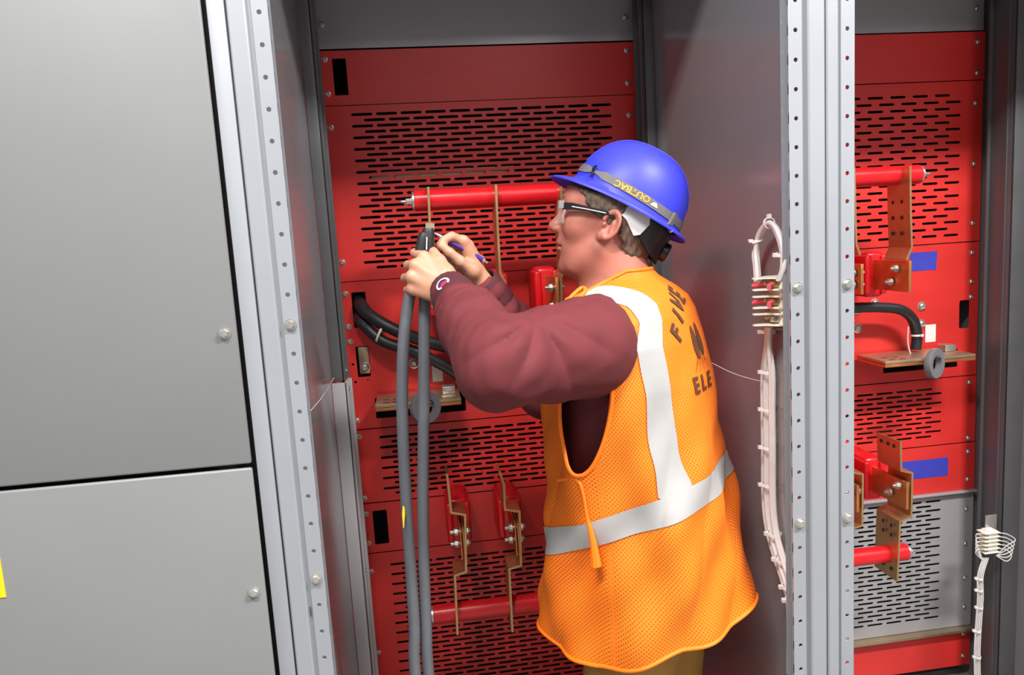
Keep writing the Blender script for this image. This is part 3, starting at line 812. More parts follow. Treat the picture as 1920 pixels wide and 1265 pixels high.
def unit(v): v = np.asarray(v, float); return v/np.linalg.norm(v)
TA = math.radians(35)                            # torso turned into the bay
TF = np.array([-math.cos(TA), math.sin(TA), 0]); TL = np.array([-math.sin(TA), -math.cos(TA), 0])
YC = 0.23
ROWS = [(500, 1098, 1214, .060), (520, 1090, 1232, .075), (540, 1075, 1262, .125), (560, 1062, 1286, .170), (585, 1048, 1300, .200), (630, 1036, 1314, .215), (700, 1030, 1330, .220),
        (800, 1030, 1342, .222), (900, 1033, 1362, .225), (1000, 1036, 1380, .230), (1100, 1031, 1400, .240), (1200, 1030, 1414, .248), (1300, 1030, 1424, .252), (1400, 1032, 1428, .255)]
SEC = []
for y, xf, xb, a in ROWS:
    c = at((xf+xb)/2, y, YC); s = pscale(c); e = (xb-xf)/s/2
    vd = unit((c-CAM)*np.array([1, 1, 0])); td = np.array([vd[1], -vd[0], 0])
    b = math.sqrt(max(e*e-(a*(TL@td))**2, 1e-4))/abs(TF@td)
    SEC.append((c[2], c[0], c[1], a, b))
SEC = np.array(sorted(SEC))
def sec(z):
    return [np.interp(z, SEC[:, 0], SEC[:, i]) for i in (1, 2, 3, 4)]
def torso_field(P, inset=0.0, bs=1.0):
    cx, cy, a, b = sec(P[:, 2]); a = a-inset; b = (b-inset)*bs
    d = P[:, :2]-np.stack([cx, cy], 1); l = d@TL[:2]; f = d@TF[:2]
    q = (np.abs(l/a)**2.3+np.abs(f/b)**2.3)**(1/2.3)
    return (q-1)*np.minimum(a, b)*0.8
zmin_t = SEC[0, 0]
SH_Z = at(1112, 640, 0.08)[2]
def tc(z): cx, cy, a, b = sec(np.array([z])); return np.array([cx[0], cy[0], z])
NECK = tc(at(1150, 540, YC)[2])
SHL = tc(SH_Z)+TL*0.165+TF*0.01+np.array([0, 0, 0.0])
SHR = tc(SH_Z)-TL*0.165+TF*0.02
ELL = at(938, 686, -0.045); WRL = at(846, 548, 0.195)
WRR = at(902, 532, 0.335); ELR = np.array([SHR[0]-0.215, SHR[1]+0.085, SHR[2]-0.16])

# head frame
HA = math.radians(19); HP_ = math.radians(9)
HF0 = np.array([-math.cos(HA), math.sin(HA), 0]); HL = np.array([-math.sin(HA), -math.cos(HA), 0])
HFv = HF0*math.cos(HP_)+np.array([0, 0, 1.0])*math.sin(HP_); HUv = np.cross(HFv, HL)
HATU = -HF0*math.sin(math.radians(31))+np.array([0, 0, 1.0])*math.cos(math.radians(31))
HROLL = math.radians(7); HATL = HL*math.cos(HROLL)+HATU*math.sin(HROLL); HATU = HATU*math.cos(HROLL)-HL*math.sin(HROLL)
EAR = at(1134, 426, 0.175)
HO = EAR-HL*0.074
def tohead(P): d = P-HO; return np.stack([d@HFv, d@HL, d@HUv], 1)
def hw(x, y, z): return HO+HFv*x+HL*y+HUv*z

def head_field(Q):
    Qs = Q.copy(); Qs[:, 1] = np.abs(Qs[:, 1])
    d = sdell(Qs, (0.0, 0, 0.048), (0.100, 0.076, 0.088))
    d = smin(d, sdell(Qs, (0.040, 0, -0.012), (0.055, 0.060, 0.075)), 0.03)
    d = smin(d, sdell(Qs, (0.036, 0, -0.066), (0.052, 0.053, 0.040)), 0.03)
    d = smin(d, sdell(Qs, (0.074, 0, -0.092), (0.020, 0.024, 0.018)), 0.022)
    d = smin(d, sdcap(Qs, (0.010, 0.052, -0.045), (0.055, 0.036, -0.085), 0.016, 0.014), 0.025)
    d = smin(d, sdcap(Qs, (0.083, 0.0, 0.047), (0.074, 0.042, 0.044), 0.014, 0.012), 0.018)       # brow
    d = smin(d, sdell(Qs, (0.060, 0.044, -0.004), (0.026, 0.020, 0.024)), 0.02)                 # cheek
    d = smax(d, -sdell(Qs, (0.097, 0.033, 0.026), (0.014, 0.017, 0.011)), 0.014)                # socket
    d = smin(d, sdell(Qs, (0.0775, 0.033, 0.026), (0.0125, 0.0135, 0.0115)), 0.004)
    d = smin(d, sdcap(Qs, (0.078, 0.034, 0.034), (0.080, 0.040, 0.032), 0.0080, 0.006), 0.006)   # lid
    d = smin(d, sdcap(Qs, (0.090, 0, 0.030), (0.1135, 0, -0.0075), 0.0070, 0.0122), 0.012)         # nose
    d = smin(d, sdell(Qs, (0.103, 0.0130, -0.0125), (0.0135, 0.0080, 0.0085)), 0.008)
    d = smin(d, sdell(Qs, (0.082, 0, -0.036), (0.020, 0.028, 0.020)), 0.014)                      # muzzle
    d = smin(d, sdell(Qs, (0.0965, 0, -0.041), (0.0080, 0.021, 0.0050)), 0.005)
    d = smin(d, sdell(Qs, (0.0945, 0, -0.0545), (0.0080, 0.018, 0.0055)), 0.005)
    d = smax(d, -sdcap(Qs, (0.105, 0, -0.0478), (0.088, 0.026, -0.0485), 0.0022, 0.0018), 0.003)  # mouth line
    d = smax(d, -sdell(Qs, (0.106, 0.0085, -0.0215), (0.0065, 0.0042, 0.0040)), 0.003)               # nostril
    # ear: tilted disc with a rolled rim
    t = math.radians(20); E = Qs-np.array([-0.010, 0.0755, 0.004])
    ex = E[:, 0]*math.cos(t)+E[:, 2]*math.sin(t); ez = -E[:, 0]*math.sin(t)+E[:, 2]*math.cos(t); ey = E[:, 1]+0.30*ex
    e3 = np.stack([ex, ey, ez], 1)
    disc = sdell(e3, (0, 0, 0), (0.0185, 0.0085, 0.0325))
    rr = np.sqrt((ex/0.0165)**2+((ez-0.002)/0.0275)**2)
    rim = np.sqrt(((rr-1)*0.019)**2+(ey-0.008)**2)-0.0045
    rim = np.where((ex > 0.006) & (ez < 0.004), 0.02, rim)
    ear = smax(disc, -sdell(e3, (0.0015, 0.0110, 0.002), (0.0112, 0.0115, 0.0215)), 0.003)
    ear = smin(ear, rim, 0.003)
    ear = smin(ear, sdcap(e3, (-0.004, 0.006, 0.010), (-0.006, 0.006, -0.010), 0.0034, 0.0034), 0.003)
    ear = smin(ear, sdell(e3, (0.008, 0.002, -0.026), (0.0085, 0.006, 0.009)), 0.006)
    ear = smin(ear, sdell(e3, (0.0125, 0.006, -0.002), (0.004, 0.005, 0.006)), 0.004)
    return smin(d, ear, 0.006)

def P3(*q): return at(*q)
LH = dict(w=(846, 548, .195), k=[(795, 482, .232), (779, 497, .222), (772, 519, .219), (774, 541, .224)],
     f=[[(778, 474, .272), (797, 477, .297), (815, 483, .288)], [(765, 497, .266), (782, 502, .296), (803, 505, .290)],
        [(760, 521, .260), (777, 526, .291), (798, 528, .287)], [(764, 543, .260), (779, 548, .283), (795, 550, .280)]],
     t=[(838, 512, .212), (825, 489, .232), (812, 473, .258), (800, 464, .280)])
RH = dict(w=(902, 532, .335), k=[(868, 452, .305), (877, 460, .320), (883, 473, .330), (887, 488, .335)],
     f=[[(847, 443, .292), (832, 450, .287), (823, 460, .285)], [(852, 456, .312), (838, 468, .308), (840, 484, .303)],
        [(861, 471, .325), (847, 483, .320), (851, 496, .312)], [(869, 489, .333), (857, 498, .328), (861, 509, .320)]],
     t=[(886, 508, .305), (862, 490, .287), (843, 474, .281), (829, 462, .280)])
def hand_field(P, H):
    w = at(*H['w']); palm = None; fing = None
    ks = [at(*q) for q in H['k']]
    kc = sum(ks)/4; side = unit(ks[0]-ks[3])
    for i, k in enumerate(ks):
        root = w+side*(0.5-i/3)*0.030
        d = sdcap(P, root, k, 0.0165, 0.0125); palm = d if palm is None else smin(palm, d, 0.012)
        ch = [k]+[at(*q) for q in H['f'][i]]; rad = [0.0108, 0.0098, 0.0088, 0.0078] if i < 3 else [0.0092, 0.0084, 0.0076, 0.0068]
        g = None
        for j in range(3):
            e = sdcap(P, ch[j], ch[j+1], rad[j], rad[j+1]); g = e if g is None else smin(g, e, 0.003)
        g = smin(g, np.linalg.norm(P-k, axis=1)-0.0118, 0.004)
        fing = g if fing is None else np.minimum(fing, g)
    th = [at(*q) for q in H['t']]; rad = [0.0150, 0.0125, 0.0105, 0.0085]; g = None
    for j in range(3):
        e = sdcap(P, th[j], th[j+1], rad[j], rad[j+1]); g = e if g is None else smin(g, e, 0.004)
    g = smin(g, sdcap(P, w+side*0.012, th[0], 0.017, 0.0155), 0.012)
    d = smin(palm, fing, 0.006)
    return smin(d, g, 0.009)
def box_eval(P, d, lo, hi, fn, k, pad=0.05):
    m = ((P > np.asarray(lo)-pad) & (P < np.asarray(hi)+pad)).all(1)
    if m.any():
        e = fn(P[m]); d[m] = smin(d[m], e, k) if k > 0 else np.minimum(d[m], e)
    return d
def hand_box(H):
    q = np.array([at(*H['w'])]+[at(*p) for p in H['k']+H['t']]+[at(*p) for f in H['f'] for p in f]); return q.min(0), q.max(0)
LHB, RHB = hand_box(LH), hand_box(RH)
NB = NECK-np.array([0, 0, 0.03])
HATF = np.cross(HATL, HATU); HATC = at(1174, 388, 0.25)
def under_hat(P, d):
    q = P-HATC; q = np.stack([q@HATF-0.002, q@HATL, q@HATU], 1)
    return np.maximum(d, np.minimum(sdell(q, (0, 0, 0), (0.114, 0.094, 0.122)), q[:, 2]+0.003+0.014*np.clip(q[:, 0]/0.09, 0, 1)))
def body_field(P):
    d = torso_field(P, 0.045)
    d = np.maximum(d, P[:, 2]-(NECK[2]-0.01)); d = np.maximum(d, 0.86-P[:, 2])
    d = smin(d, sdcap(P, hw(-0.020, 0, -0.035), NB, 0.058, 0.070), 0.035)
    d = smin(d, sdcap(P, hw(0.020, 0, -0.060), NB+TF*0.03, 0.044, 0.060), 0.03)
    for a, b, ra, rb in ((SHL, ELL, 0.055, 0.043), (SHR, ELR, 0.055, 0.043)): d = smin(d, sdcap(P, a, b, ra, rb), 0.03)
    for e, w in ((ELL, WRL), (ELR, WRR)): d = smin(d, sdcap(P, e, w, 0.043, 0.027), 0.02)
    hb0, hb1 = HO-0.15, HO+0.16
    d = box_eval(P, d, hb0, hb1, lambda q: under_hat(q, head_field(tohead(q))), 0.030, 0.04)
    d = box_eval(P, d, *LHB, lambda q: hand_field(q, LH), 0.010)
    d = box_eval(P, d, *RHB, lambda q: hand_field(q, RH), 0.010)
    return d
worker = thing('person', 'worker in a blue hard hat and orange vest holding grey cables with both hands', 'person', (0.66, 0.24, 0.0))
blo = np.minimum.reduce([HO-0.15, LHB[0], RHB[0], ELL-0.1, np.array([9, 9, 0.85])])-0.03
bhi = np.array([SHR[0]+0.12, max(SHR[1], ELR[1])+0.14, HO[2]+0.16])
V, F = surfnets(body_field, blo, bhi, 0.0032)
link('body', mesh('body', V, F, fix=False, sharp=0), M['skin'], worker)['label'] = 'bare skin of face, neck and hands'
del V, F
# eyes behind the lenses, eyebrows
for s in (-1, 1):
    obj('eye', MB().revolve([(0.002, 0.0131), (0.0062, 0.0118), (0.0095, 0.009), (0.012, 0.004)][::-1], hw(0.0782, s*0.033, 0.026), HFv, 16), M['eye'], worker)
    obj('eyebrow', MB().tube([hw(0.0955, s*0.014, 0.048), hw(0.0925, s*0.030, 0.053), hw(0.079, s*0.047, 0.049)], [0.003, 0.0042, 0.0025], 8, smooth=5), M['hair'], worker)

# hair: a cropped cap that shows below the hat
def hair_field(P):
    Q = tohead(P); Qs = Q.copy(); Qs[:, 1] = np.abs(Qs[:, 1])
    d = smin(sdell(Qs, (0.0, 0, 0.048), (0.100, 0.076, 0.088)), sdell(Qs, (-0.032, 0, -0.022), (0.058, 0.059, 0.066)), 0.03)-0.0065
    d = d+0.0018*wob(P, 160, 3)+0.0012*np.sin(Q[:, 0]*420+Q[:, 2]*160)
    lim = np.interp(Q[:, 2], [-0.10, -0.07, -0.03, -0.005, 0.012, 0.03, 0.05, 0.07, 0.10], [-0.06, -0.050, -0.036, -0.030, 0.004, 0.034, 0.044, 0.058, 0.07])
    lim = lim+0.004*np.sin(Q[:, 2]*300)
    d = smax(d, Q[:, 0]-lim, 0.004)
    d = smax(d, -0.086-Q[:, 2]-0.004*np.sin(Q[:, 1]*200), 0.006)
    d = under_hat(P, d)
    return d
V, F = surfnets(hair_field, HO-0.15, HO+0.16, 0.003)
link('hair', mesh('hair', V, F, fix=False, sharp=0), M['hair'], worker)

# sweatshirt -------------------------------------------------------------------
ARML = [SHL-TL*0.03, SHL+TL*0.03+np.array([0, 0, -0.01]), (SHL+ELL)/2+np.array([0, 0, -0.005]), ELL, ELL*0.45+WRL*0.55, ELL*0.08+WRL*0.92]
RADL = [0.086, 0.090, 0.084, 0.073, 0.060, 0.044]
ARMR = [SHR+TL*0.03, SHR, (SHR+ELR)/2, ELR, ELR*0.45+WRR*0.55, ELR*0.08+WRR*0.92]
def sleeve(P, ch, rad, seed):
    d = None; L = 0.0; s = np.zeros(len(P)); best = np.full(len(P), 1e9)
    for i in range(len(ch)-1):
        e = sdcap(P, ch[i], ch[i+1], rad[i], rad[i+1])
        ab = ch[i+1]-ch[i]; ln = np.linalg.norm(ab); t = np.clip((P-ch[i])@ab/(ln*ln), 0, 1)
        m = e < best; s[m] = L+t[m]*ln; best = np.minimum(best, e); L += ln
        d = e if d is None else smin(d, e, 0.03)
    ua, fa = unit(ch[1]-ch[3]), unit(ch[5]-ch[3]); piv = ch[3]+unit(ua+fa)*rad[3]*0.95
    nrm_ = unit(np.cross(ua, fa)); e1_ = unit(ua+fa); e2_ = np.cross(nrm_, e1_); q = P-piv
    rr = np.sqrt((q@e1_)**2+(q@e2_)**2); ph = np.arctan2(q@e2_, -(q@e1_))+0.35*wob(P, 14, seed)+1.3*(q@nrm_)
    cre = np.abs(np.sin(ph*4.2+0.6))**0.55-0.7
    if seed == 11:                                         # the crook shows as creases fanning from the top of the near sleeve
        q = P-at(1000, 592, 0.0); a_ = q@_r; b_ = -(q@_u); rr = np.sqrt(a_*a_+b_*b_)
        ph = np.arctan2(a_, b_)+0.22*wob(P, 16, 5)
        cre = np.abs(np.sin(ph*4.4+0.5+rr*4))**0.8-0.65
    amp_ = np.clip((rr-0.012)/0.05, 0, 1)*np.clip(1.25-rr/0.17, 0, 1)
    if seed == 11: amp_ = amp_*np.clip(b_/(rr+1e-6)+0.35, 0, 1)
    fold = -0.0115*cre*amp_
    s2 = np.clip((s-0.36)/0.1, 0, 1)                       # bunching above the cuff
    fold = fold+0.0035*s2*np.sin(s*150+2.2*wob(P, 22, seed+4))
    fold = fold+0.0050*wob(P, 26, seed+1)+0.003*wob(P, 55, seed+2)
    return d+fold
def shirt_field(P):
    d = torso_field(P, 0.034); d = np.maximum(d, 0.93-P[:, 2]); d = np.maximum(d, P[:, 2]-(NECK[2]-0.012))
    d = smin(d, sleeve(P, ARML, RADL, 11), 0.02)
    return smin(d, sleeve(P, ARMR, RADL, 21), 0.02)
q = np.array(ARML+ARMR)
V, F = surfnets(shirt_field, np.minimum(q.min(0)-0.11, [9, 9, 0.92]), np.array([SHR[0]+0.14, q[:, 1].max()+0.12, NECK[2]+0.02]), 0.0038)
shirt = link('sweatshirt', mesh('sweatshirt', V, F, fix=False, sharp=0), M['maroon'], worker)
sm_ = shirt.modifiers.new('smooth', 'SMOOTH'); sm_.factor = 0.5; sm_.iterations = 4
del V, F
def cuff(e, w):
    ax = unit(w-e); c0 = e*0.12+w*0.88; mb = MB(); n = 40; vs = []; fs = []
    a = unit(np.cross(ax, (0, 0, 1))); b = np.cross(ax, a)
    prof = [(0.040, -0.034), (0.0475, -0.028), (0.0480, -0.010), (0.0455, 0.018), (0.0410, 0.046), (0.0375, 0.050), (0.0345, 0.046), (0.036, 0.0)]
    for r, h in prof:
        for k in range(n):
            an = 2*PI*k/n; rr = r*(1+(0.010 if k % 2 else -0.010)); vs.append(c0+ax*h+rr*(math.cos(an)*a+math.sin(an)*b))
    for i in range(len(prof)-1):
        for k in range(n): fs.append((i*n+k, i*n+(k+1) % n, (i+1)*n+(k+1) % n, (i+1)*n+k))
    mb.add(vs, fs); return obj('cuff', mb, M['cuff'], worker, sharp=60), c0, ax
cl, c0, ax = cuff(ELL, WRL); cuff(ELR, WRR)
# stitched emblem on the near cuff: open white oval, blue half and red half
vw = unit(CAM-(c0+ax*0.028)); nrm = unit(vw-ax*(vw@ax)); tn = np.cross(ax, nrm)
ec = c0+ax*0.010-_u*0.010
upi = unit(_u-nrm*(_u@nrm)); rti = np.cross(upi, nrm)
th = math.radians(-20)
e1 = rti*math.cos(th)-upi*math.sin(th)*-1; e1 = unit(e1); e2 = np.cross(nrm, e1)
def onc(x, y, h):
    """point of the emblem plane wrapped on the cuff"""
    p = ec+e1*x+e2*y; q = p-c0; q = q-ax*(q@ax); along = (p-c0)@ax
    p2 = p+nrm*0.06; q2 = p2-c0; q2 = q2-ax*(q2@ax)
    return c0+ax*along+unit(q2)*(np.interp(along, [-0.028, -0.010, 0.018, 0.046], [0.0475, 0.0480, 0.0455, 0.0410])+0.0006+h)
def disc_ring(r0, r1, a0, a1, h, sx=1.0, sy=1.0, n=30):
    mb = MB(); vs = []; fs = []
    for i in range(n+1):
        t = math.radians(a0+(a1-a0)*i/n)
        for r in (r0, r1): vs.append(onc(r*math.cos(t)*sx, r*math.sin(t)*sy, h))
    for i in range(n): fs.append((2*i, 2*i+1, 2*i+3, 2*i+2))
    mb.add(vs, fs); return mb
g = obj('emblem', disc_ring(0.0115, 0.0158, 25, 318, 0.0010, 1.05, 1.15), M['white'], cl, fix=False)
obj('emblem_field', disc_ring(0.0, 0.0108, -80, 80, 0.0009, 1.05, 1.1), M['logored'], cl, fix=False)
obj('emblem_field', disc_ring(0.0, 0.0108, 88, 268, 0.0009, 0.6, 1.1), M['logoblue'], cl, fix=False)
# vest ---------------------------------------------------------------------------
def vest_point(u, z, off=0.0):
    """surface of the vest: angle u (0 = left side, pi/2 = front), height z"""
    cx, cy, a, b = sec(z); e = 2/2.3
    cu, su = np.cos(u), np.sin(u)
    l = a*np.sign(cu)*np.abs(cu)**e; f = b*np.sign(su)*np.abs(su)**e
    zt = SEC[-1, 0]; low = np.clip((1.46-z)/0.35, 0, 1)
    amp = 0.012*low+0.0025
    fold = amp*(np.sin(5*u+(z-1.2)*13+0.6)*0.6+np.sin(9*u-(z-1.0)*10+2)*0.4+np.sin(3*u+z*5)*0.35)+0.006*low*(np.abs(np.sin(z*11+u*5.5))**0.6-0.6)+0.0035*low*np.sin(z*46+u*9)
    k = 1+(fold+off)/np.sqrt(a*b)
    return np.stack([cx+k*(l*TL[0]+f*TF[0]), cy+k*(l*TL[1]+f*TF[1]), z], -1), l*k, f*k
NU, NZ = 260, 190
zlo, zhi = at(1200, 1300, YC)[2], at(1200, 503, YC)[2]
uu, zz = np.meshgrid(np.linspace(0, 2*PI, NU, endpoint=False), np.linspace(zlo, zhi, NZ), indexing='xy')
def vest_grid(off):
    P, l, f = vest_point(uu.ravel(), zz.ravel(), off)
    return np.concatenate([P, l[:, None], f[:, None], (uu.ravel()*0.215)[:, None], zz.ravel()[:, None]], 1)
GF = [((j+1)*NU+i, (j+1)*NU+(i+1) % NU, j*NU+(i+1) % NU, j*NU+i) for j in range(NZ-1) for i in range(NU)]
HEM_B = at(1400, 1118, 0.13)[2]; HEM_F = at(1060, 1258, 0.20)[2]; HEM_L = at(1180, 1248, 0.03)[2]
ARM_T, ARM_B = at(1100, 585, 0.09)[2], at(1105, 893, 0.05)[2]
COL_B = at(1212, 489, 0.24)[2]; COL_F = at(1085, 558, 0.26)[2]
def vest_cut(G):
    l, f, z = G[:, 3], G[:, 4], G[:, 2]
    hem = z-(HEM_L+(HEM_B-HEM_L)*np.clip(-f/0.2, -0.2, 1.2)+0.004*np.sin(f*40))
    zc = (ARM_T+ARM_B)/2; rz = (ARM_T-ARM_B)/2
    fc = 0.016-0.02*(z-zc)/rz; rf = 0.056
    arm = np.where(np.abs(l) > 0.05, np.sqrt(((f-fc)/rf)**2+((z-zc)/rz)**2)-1, 1.0)*0.08
    neck = (COL_B+(COL_F-COL_B)*np.clip((f+0.07)/0.15, 0, 1))-z
    return np.minimum(np.minimum(hem, arm), neck)
G = vest_grid(0.0)
VV, VF = clipmesh(G, GF, vest_cut(G))
me = mesh('vest', VV[:, :3], VF, fix=False, sharp=0); setuv(me, VV[:, 5:7])
vest = link('safety_vest', me, M['vest'], worker)
so = vest.modifiers.new('solid', 'SOLIDIFY'); so.thickness = 0.0025; so.offset = -1
for L in loops(VF):
    if len(L) < 20: continue
    P = VV[L][:, :3]
    # smooth the loop a little, then a rolled binding along it
    for _ in range(3): P = (np.roll(P, 1, 0)+2*P+np.roll(P, -1, 0))/4
    keep = [P[0]]
    for q in P[1:]:
        if np.linalg.norm(q-keep[-1]) > 0.007: keep.append(q)
    keep.append(keep[0])
    obj('binding', MB().tube(keep, 0.0042, 8), M['vestp'], vest)
# reflective tape: a belt and a strap over the near shoulder, and its far twin
G2 = vest_grid(0.0022)
BZ_F = at(1040, 974, 0.28)[2]; BZ_B = at(1360, 866, 0.20)[2]
base = vest_cut(G)
l, f, z = G2[:, 3], G2[:, 4], G2[:, 2]
belt = BZ_F+(BZ_B-BZ_F)*np.clip((0.17-f)/0.34, -0.1, 1.1)+0.012*np.clip(l/0.22, 0, 1)*0
bv = np.minimum(base, 0.0265-np.abs(z-belt))
V2, F2 = clipmesh(G2, GF, bv); o = link('reflective_belt', mesh('reflective_belt', V2[:, :3], F2, fix=False, sharp=0), M['silver'], vest)
for s in (1, -1):
    lc = 0.168*s
    sv = np.minimum(np.minimum(base, 0.0225-np.abs(l-lc*np.clip(1.0-(z-1.46)*2.5, 0.6, 1.0))), z-belt-0.0264)
    sv = np.minimum(sv, 0.09-f) if s > 0 else sv
    V2, F2 = clipmesh(G2, GF, sv)
    link('reflective_strap', mesh('reflective_strap', V2[:, :3], F2, fix=False, sharp=0), M['silver'], vest)
# print on the back: laid out flat (metres from the spine, height), then wrapped on the cloth
def wrap(vs, off=0.0030):
    """x: metres to the reader's right from the spine, y: world height"""
    x = vs[:, 0]; y = vs[:, 1]; cx, cy, a, b = sec(y)
    lq = np.clip(-x/a, -0.98, 0.98); e = 2/2.3
    cu = np.sign(lq)*np.abs(lq)**(1/e); u = -np.arccos(cu)
    P, _, _ = vest_point(u, y, off); return P
PZ = at(1285, 590, 0.12)[2]
def letter(ch, cx, cz, size, rot, shx=1.0):
    v, f = text_mesh(ch, size, 0.0, 2.2); n = len(v)
    bm = bmesh.new(); bv_ = [bm.verts.new((q[0]*shx, q[1], 0)) for q in v]
    for q in f:
        try: bm.faces.new([bv_[i] for i in q])
        except ValueError: pass
    bmesh.ops.remove_doubles(bm, verts=bm.verts, dist=1e-5)
    bmesh.ops.triangulate(bm, faces=bm.faces); bmesh.ops.subdivide_edges(bm, edges=bm.edges, cuts=1)
    bm.verts.index_update()
    q = np.array([w.co[:2] for w in bm.verts]); ff = [tuple(w.index for w in k.verts) for k in bm.faces]; bm.free()
    c, s = math.cos(rot), math.sin(rot)
    q = np.stack([cx+c*q[:, 0]-s*q[:, 1], cz+s*q[:, 0]+c*q[:, 1]], 1)
    mb = MB(); mb.add(wrap(q), ff); return obj('letter', mb, M['print'], vest, fix=False, sharp=0)
for i, ch in enumerate('FIVE'):
    x = -0.092+0.029*i-(0.006 if i > 1 else 0); letter(ch, x, PZ-0.030+0.034*i-0.004*i*i, 0.047, math.radians(40-7*i), 1.05)
for i, ch in enumerate('ELE'): letter(ch, -0.074+0.035*i, PZ-0.137+0.0*i, 0.044, math.radians(-2), 1.0)
# emblem between the words: dark leaf-shaped drop and fan of lines
def flatshape(poly, name='print'):
    mb = MB(); q = np.array(poly, float); c = q.mean(0); n = len(q); vs = [c]; fs = []
    for k in (0.5, 1.0): vs += [c+(p-c)*k for p in q]
    for i in range(n):
        j = (i+1) % n; fs += [(0, 1+i, 1+j), (1+i, 1+n+i, 1+n+j, 1+j)]
    mb.add(wrap(np.array(vs)), fs); return obj(name, mb, M['print'], vest, fix=False, sharp=0)
drop = [(-0.030+0.013*math.sin(t)*math.sin(t/2)**0.5, PZ-0.055+0.034*math.cos(t)) for t in np.linspace(0.01, 2*PI-0.01, 24)]
flatshape(drop, 'emblem')
flatshape([(x+0.026, zq+0.004) for x, zq in drop], 'emblem')
for i in range(5):
    x0, x1 = -0.034+0.005*i, -0.062+0.020*i
    z0, z1 = PZ-0.078, PZ-0.112
    flatshape([(x0-0.0008, z0), (x0+0.0008, z0), ((x0+x1)/2+0.0008+0.003, (z0+z1)/2), (x1+0.0008, z1), (x1-0.0008, z1), ((x0+x1)/2-0.0008+0.003, (z0+z1)/2)], 'emblem_line')
# shoulder tab loop and the side tie of the vest
lp = [at(1062, 566, 0.10), at(1075, 552, 0.105), at(1090, 540, 0.12), at(1098, 543, 0.11), at(1090, 555, 0.10), at(1076, 564, 0.095), at(1062, 572, 0.098)]
obj('tab_loop', MB().tube(lp, 0.004, 8, smooth=5), M['vestp'], vest)
def on_vest(px, py, y0, off=0.004):
    """push a point onto the near side of the vest"""
    p = at(px, py, y0); lo_, hi_ = 0.0, 1.2
    d = unit(p-CAM); best = p
    for s in np.linspace(0.9, 2.0, 700):
        q = CAM+d*s; cx, cy, a, b = sec(np.array([q[2]])); dx = np.array([q[0]-cx[0], q[1]-cy[0]]); l_ = dx@TL[:2]; f_ = dx@TF[:2]
        if abs(l_/(a[0]+0.012))**2.3+abs(f_/(b[0]+0.012))**2.3 < 1: return q-d*off
    return best
pts = [on_vest(*q, 0.1) for q in ((1046, 900), (1070, 897), (1085, 903), (1094, 930), (1101, 970), (1112, 1015), (1118, 1060))]
obj('side_tie', MB().tube(pts, [0.0035]*5+[0.0065, 0.011], 8, smooth=5), M['vestp'], vest)

# trousers and boots ----------------------------------------------------------------
HIP = tc(at(1225, 1190, YC)[2]); HIP[2] = 0.93
FT = [HIP+TL*0.11+TF*0.02, HIP-TL*0.11-TF*0.03]
def trouser_field(P):
    d = sdell(P, HIP-TF*0.01, (0.165, 0.165, 0.16))
    for s, ft in ((1, FT[0]), (-1, FT[1])):
        h = HIP+TL*0.085*s+np.array([0, 0, -0.04]); k = np.array([ft[0], ft[1], 0.50])+TF*0.03; a = np.array([ft[0], ft[1], 0.10])
        d = smin(d, sdcap(P, h, k, 0.105, 0.080), 0.05); d = smin(d, sdcap(P, k, a, 0.080, 0.072), 0.02)
    d = d+0.008*wob(P, 26, 5)+0.004*wob(P, 60, 6)
    return np.maximum(d, 0.075-P[:, 2])
V, F = surfnets(trouser_field, HIP-np.array([0.3, 0.3, 0.88]), HIP+np.array([0.3, 0.3, 0.2]), 0.009)
link('trousers', mesh('trousers', V, F, fix=False, sharp=0), M['trouser'], worker)
for ft in FT:
    g0 = np.array([ft[0], ft[1], 0.0])
    def boot_field(P, g0=g0):
        d = sdcap(P, g0+TF*-0.03+[0, 0, 0.055], g0+TF*0.13+[0, 0, 0.042], 0.050, 0.043)
        d = smin(d, sdcap(P, g0+[0, 0, 0.06], g0+[0, 0, 0.16], 0.052, 0.055), 0.03)
        return smax(d, 0.002-P[:, 2], 0.006)
    V, F = surfnets(boot_field, g0-np.array([0.25, 0.25, 0.03]), g0+np.array([0.25, 0.25, 0.24]), 0.008)
    link('boot', mesh('boot', V, F, fix=False, sharp=0), M['boot'], worker)

# hard hat ---------------------------------------------------------------------------
TT = math.radians(31)
HHF, HHL, HHU = HATF, HATL, HATU
hat = thing('hard_hat', 'scuffed blue hard hat with a grey elastic strap, worn tilted back', 'hard hat', HO+np.array([0, 0, 0.06]))
HC = HATC
def hp(x, y, z): return HC+HHF*x+HHL*y+HHU*z
A_, B_, H_ = 0.124, 0.104, 0.132
def dome(th, ph, off=0.0):
    c, s = np.cos(th), np.sin(th); k = np.cos(ph)**0.82
    return ((A_+off)*c*k+0.002, (B_+off)*s*k, (H_+off)*np.sin(ph)**0.95)
def brim(th):
    c = math.cos(th); return 0.012+0.034*max(0, c)**2.2+0.010*max(0, -c)**2
n = 72; rings = []
def ring(fn): rings.append([fn(2*PI*k/n) for k in range(n)])
def dm(ph, off): return lambda th: hp(*dome(th, ph, off))
def br(k, dz): return lambda th: hp((A_+brim(th)*k)*math.cos(th)+0.002, (B_+brim(th)*k)*math.sin(th), dz-0.010*k*max(0, math.cos(th))**2-0.004*k)
for ph in np.linspace(PI/2-0.03, 0.06, 20): ring(dm(ph, 0.0))
for k, dz in ((0.12, 0.001), (0.5, 0.0), (0.9, -0.001), (1.0, -0.0035), (0.98, -0.0065), (0.85, -0.0055), (0.4, -0.004), (0.0, -0.003)): ring(br(k, dz))
for ph in np.linspace(0.06, PI/2-0.03, 14): ring(dm(ph, -0.0045))
vs = [p for r in rings for p in r]; fs = []
